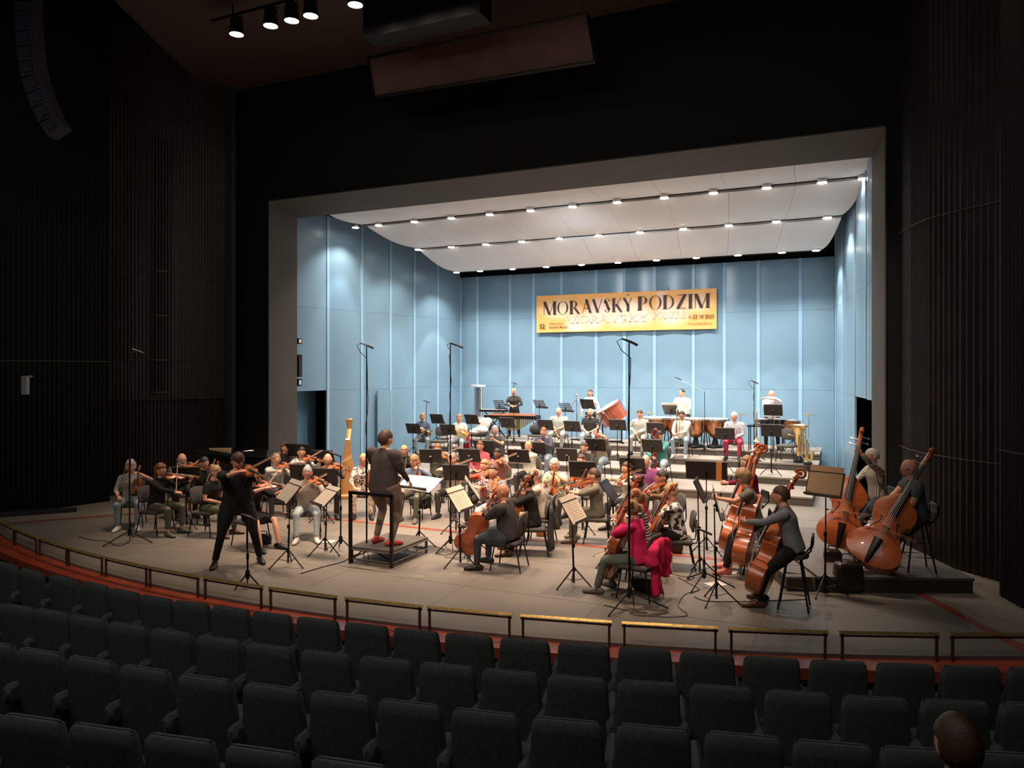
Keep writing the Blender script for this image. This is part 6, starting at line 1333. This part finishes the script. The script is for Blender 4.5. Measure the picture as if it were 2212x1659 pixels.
def drape(name, m, label, cx, cy, ztop, zbot, wd, rz, seed=1, thick=.05, flare=1.0):
    rnd = random.Random(seed); b = MB(); K = 18; rows = 9; vs = []
    for j in range(rows):
        t = j/(rows-1); z = ztop+(zbot-ztop)*t; w_ = wd*(1+(flare-1)*t)
        for side in (1, -1):
            for k in range(K): u = k/(K-1)*2-1; f = .5+.5*t; y = side*thick/2+.028*f*math.sin(u*9+seed+side*.4)+.01*math.sin(j+u*4); vs.append((u*w_/2*(1 if side > 0 else -1), y*(.6 if j == 0 else 1), z+.02*math.sin(u*5+seed)*t-.10*abs(u)**2.5*(1-t)))
    n = 2*K; fs = [(j*n+k, j*n+(k+1) % n, (j+1)*n+(k+1) % n, (j+1)*n+k) for j in range(rows-1) for k in range(n)]+[tuple(reversed(range(n))), tuple(range((rows-1)*n, rows*n))]
    b.add(vs, fs, M.Translation((cx, cy, 0)) @ M.Rotation(rz, 4, 'Z')); o = b.build(name, m, None, 'all'); return tag(o, label, 'coat')
def behind(key, d=.29, dx=0):
    r = PEOPLE[key]; p = r['W'] @ V((dx, -d, 0)); return p.x, p.y, r['rz'], r['org'].z
x, y, rz, z = behind('h2'); drape('red_coat', RC, 'red coat hanging over the chair of the white-tee horn player', x, y, z+.86, z+.22, .40, rz, 2)
x, y, rz, z = behind('c2'); drape('black_coat', BLKF, 'long black coat over the chair behind the bun-haired cellist', x, y, z+.90, z+.12, .50, rz, 3, flare=1.15)
x, y, rz, z = behind('c4', .30); drape('pink_jacket', cloth('hot_pink', (.78, .03, .12)), 'bright pink jacket knotted over the pink cellist chair back', x, y, z+.84, z+.52, .56, rz, 4, .12, 1.1)
for dx, zb in ((-.16, .12), (.17, .30)): x, y, rz, z = behind('c4', .31, dx); drape('jacket_sleeve', cloth('hot_pink', (.78, .03, .12)), 'bright pink sleeve hanging %s behind the pink cellist' % ('low' if dx < 0 else 'shorter'), x, y, z+.60, z+zb, .13, rz, 5, .07)
x, y, rz, z = behind('v12', .29); drape('dark_jacket', BLKF, 'dark jacket over the chair of the young blue-shirt man', x, y, z+.86, z+.15, .42, rz, 6)
x, y, rz, z = behind('w8', .29); drape('grey_jacket', cloth('ash', (.10, .09, .085)), 'grey jacket over the chair of the beige-shirt man', x, y, z+.86, z+.30, .42, rz, 8)
x, y, rz, z = behind('w4', .29); drape('dark_cardigan', BLKF, 'dark cardigan over the chair of the woman in pink', x, y, z+.80, z+.35, .40, rz, 9)
def bag(px, py, h, dims, label, m=BLKF, rz=.3, handle=True, nm='bag'):
    c = G(px, py, h); e = empty(nm, c, rz, label, 'bag'); b = MB(); b.box((0, 0, dims[2]*.5), dims, bev=min(dims)*.2); o = b.build('pouch', m, e)
    o.modifiers.new('round', 'SUBSURF').levels = 2; o.modifiers['round'].render_levels = 2
    if handle: b = MB(); b.tube([(-dims[0]*.25, 0, dims[2]*.9), (-dims[0]*.2, 0, dims[2]*1.25), (dims[0]*.2, 0, dims[2]*1.25), (dims[0]*.25, 0, dims[2]*.9)], .010, 6); b.build('handle', BLK, e)
GLB = mat('glossy_black_bag', (.02, .017, .012), .25, 0, .2, 8, .5, 12)
bag(1832, 1278, 0, (.40, .26, .42), 'large shiny black bag in front of the bass platform', GLB, .4)
bag(1798, 1215, .2, (.26, .18, .20), 'small black bag on the step box by the bass platform', GLB, .2)
bag(1462, 1195, 0, (.22, .16, .34), 'shiny brown-black bag under the blond updo cellist', mat('wine_bag', (.035, .008, .006), .25), .2)
bag(1397, 1278, 0, (.42, .22, .22), 'black flat case behind the pink cellist chair', BLKF, -.2)
bag(568, 1175, 0, (.30, .20, .18), 'black bag under the leader chair', BLKF, .5)
bag(1170, 1158, 0, (.22, .14, .14), 'small tan shoulder bag under the bun-haired cellist', mat('tan_leather', (.42, .16, .05), .4, 0, .2), .4)
c = G(1432, 1232, 0); e = empty('paper_bag', c, .35, 'open beige paper bag behind the pink cellist', 'bag'); KR = mat('kraft_paper', (.62, .47, .30), .7, 0, .1)
b = MB(); b.box((0, -.10, .15), (.26, .006, .30)); b.box((0, .10, .14), (.26, .006, .28)); b.build('panel', KR, e); b = MB(); b.box((-.13, 0, .15), (.006, .2, .30)); b.box((.13, 0, .14), (.006, .2, .28)); b.box((0, 0, .006), (.26, .2, .006)); b.build('gusset', KR, e)
c = G(1013, 1212, 0); e = empty('water_bottle', c, 0, 'blue labelled water bottle on the floor by the bald cellist', 'bottle')
b = MB(); b.lathe([(.032, 0), (.034, .02), (.034, .15), (.014, .20), (.013, .215)], 12); b.build('bottle_body', mat('bottle_plastic', (.6, .7, .75), .15), e, True); b = MB(); b.lathe([(.035, .06), (.035, .13)], 12); b.build('label_band', mat('blue_label', (.05, .25, .45), .4), e, True); b = MB(); b.lathe([(.015, .215), (.015, .235)], 10); b.build('cap', HEADM, e)
for i, (px, py, rz) in enumerate(((705, 1170, .3), (1548, 1262, .9), (1575, 1240, .2))):
    c = G(px, py, 0); b = MB(); b.box((c.x, c.y, .004), (.30, .21, .004), rz); tag(b.build('paper_sheet', mat('loose_paper', (.75, .66, .56), .7)), ('loose white sheet on the floor by the thin microphone', 'loose sheet on the floor under the right music stands', 'second loose sheet nearer the bassists on the floor')[i], 'paper')
# keyboard under the long-haired player
c = PY(640, 1020, 13.3); e = empty('celesta', (c.x, c.y, 0), R(10), 'dark celesta in front of the redheaded keyboard player', 'keyboard'); b = MB(); b.box((0, 0, .45), (1.1, .4, .86), bev=.02); b.build('case', BLKF, e); b = MB(); b.box((0, .25, .70), (1.0, .16, .04)); b.build('keyboard', HEADM, e)
# ---------------------------------------------------------------- cables on the floor
def cable(pts, label, r=.006, m=RUB):
    b = MB(); P = [G(x, y, 0)+V((0, 0, .008)) for x, y in pts]; Q = []
    for i in range(len(P)-1):
        p0, p1, p2, p3 = P[max(i-1, 0)], P[i], P[i+1], P[min(i+2, len(P)-1)]
        for t in (0, .25, .5, .75): Q.append(.5*((2*p1)+(-p0+p2)*t+(2*p0-5*p1+4*p2-p3)*t*t+(-p0+3*p1-3*p2+p3)*t**3))
    Q.append(P[-1]); b.tube(Q, r, 5); return tag(b.build('cable', m, None, 'all'), label, 'cable')
CBG = mat('grey_cable', (.10, .08, .065), .6)
cable([(170, 1160), (200, 1168), (230, 1170), (255, 1180), (280, 1172)], 'thin black cable by the far left microphone stand', .006)
cable([(650, 1240), (700, 1225), (740, 1215), (756, 1205), (770, 1198)], 'black cable running from the leader stand to the podium', .008)
cable([(900, 1190), (930, 1180), (960, 1188), (945, 1196), (965, 1200), (990, 1190), (1010, 1205), (960, 1205)], 'tangled black cable right of the podium', .006, CBG)
cable([(1440, 1236), (1470, 1245), (1500, 1248), (1480, 1255), (1465, 1248), (1490, 1262), (1510, 1275), (1480, 1285), (1465, 1310), (1485, 1330), (1440, 1334), (1400, 1330)], 'long thin cable winding from the paper bag', .006, CBG)
rnd = random.Random(3)
for k in range(5):
    pts = [(1398+rnd.uniform(-10, 10)+(34+rnd.uniform(-8, 10))*math.cos(a*.9+k), 1322+rnd.uniform(-3, 3)+(7+rnd.uniform(-2, 3))*math.sin(a*.9+k)) for a in range(9)]
    cable(pts, '%s loop of the coiled cable heap at the tallest microphone foot' % ('innermost', 'second', 'middle', 'fourth', 'outermost')[k], .006, CBG)['group'] = 'coiled cable heap'
cable([(1305, 1308), (1345, 1318), (1398, 1325)], 'short black cable at the tallest microphone foot')
cable([(1500, 1290), (1530, 1300), (1620, 1300), (1740, 1296)], 'black cable under the young bassist', .006)
for i, (px, py) in enumerate(((985, 1240), (640, 1215), (905, 1245))):
    c = G(px, py, 0); b = MB(); b.box((c.x, c.y, .002), (.14, .02, .003), .2*i); tag(b.build('tape_mark', mat('pale_tape', (.6, .5, .38), .6)), 'short pale tape mark on the floor, %s' % ('left of the bald cellist', 'by the leader stand', 'before the podium')[i], 'tape')
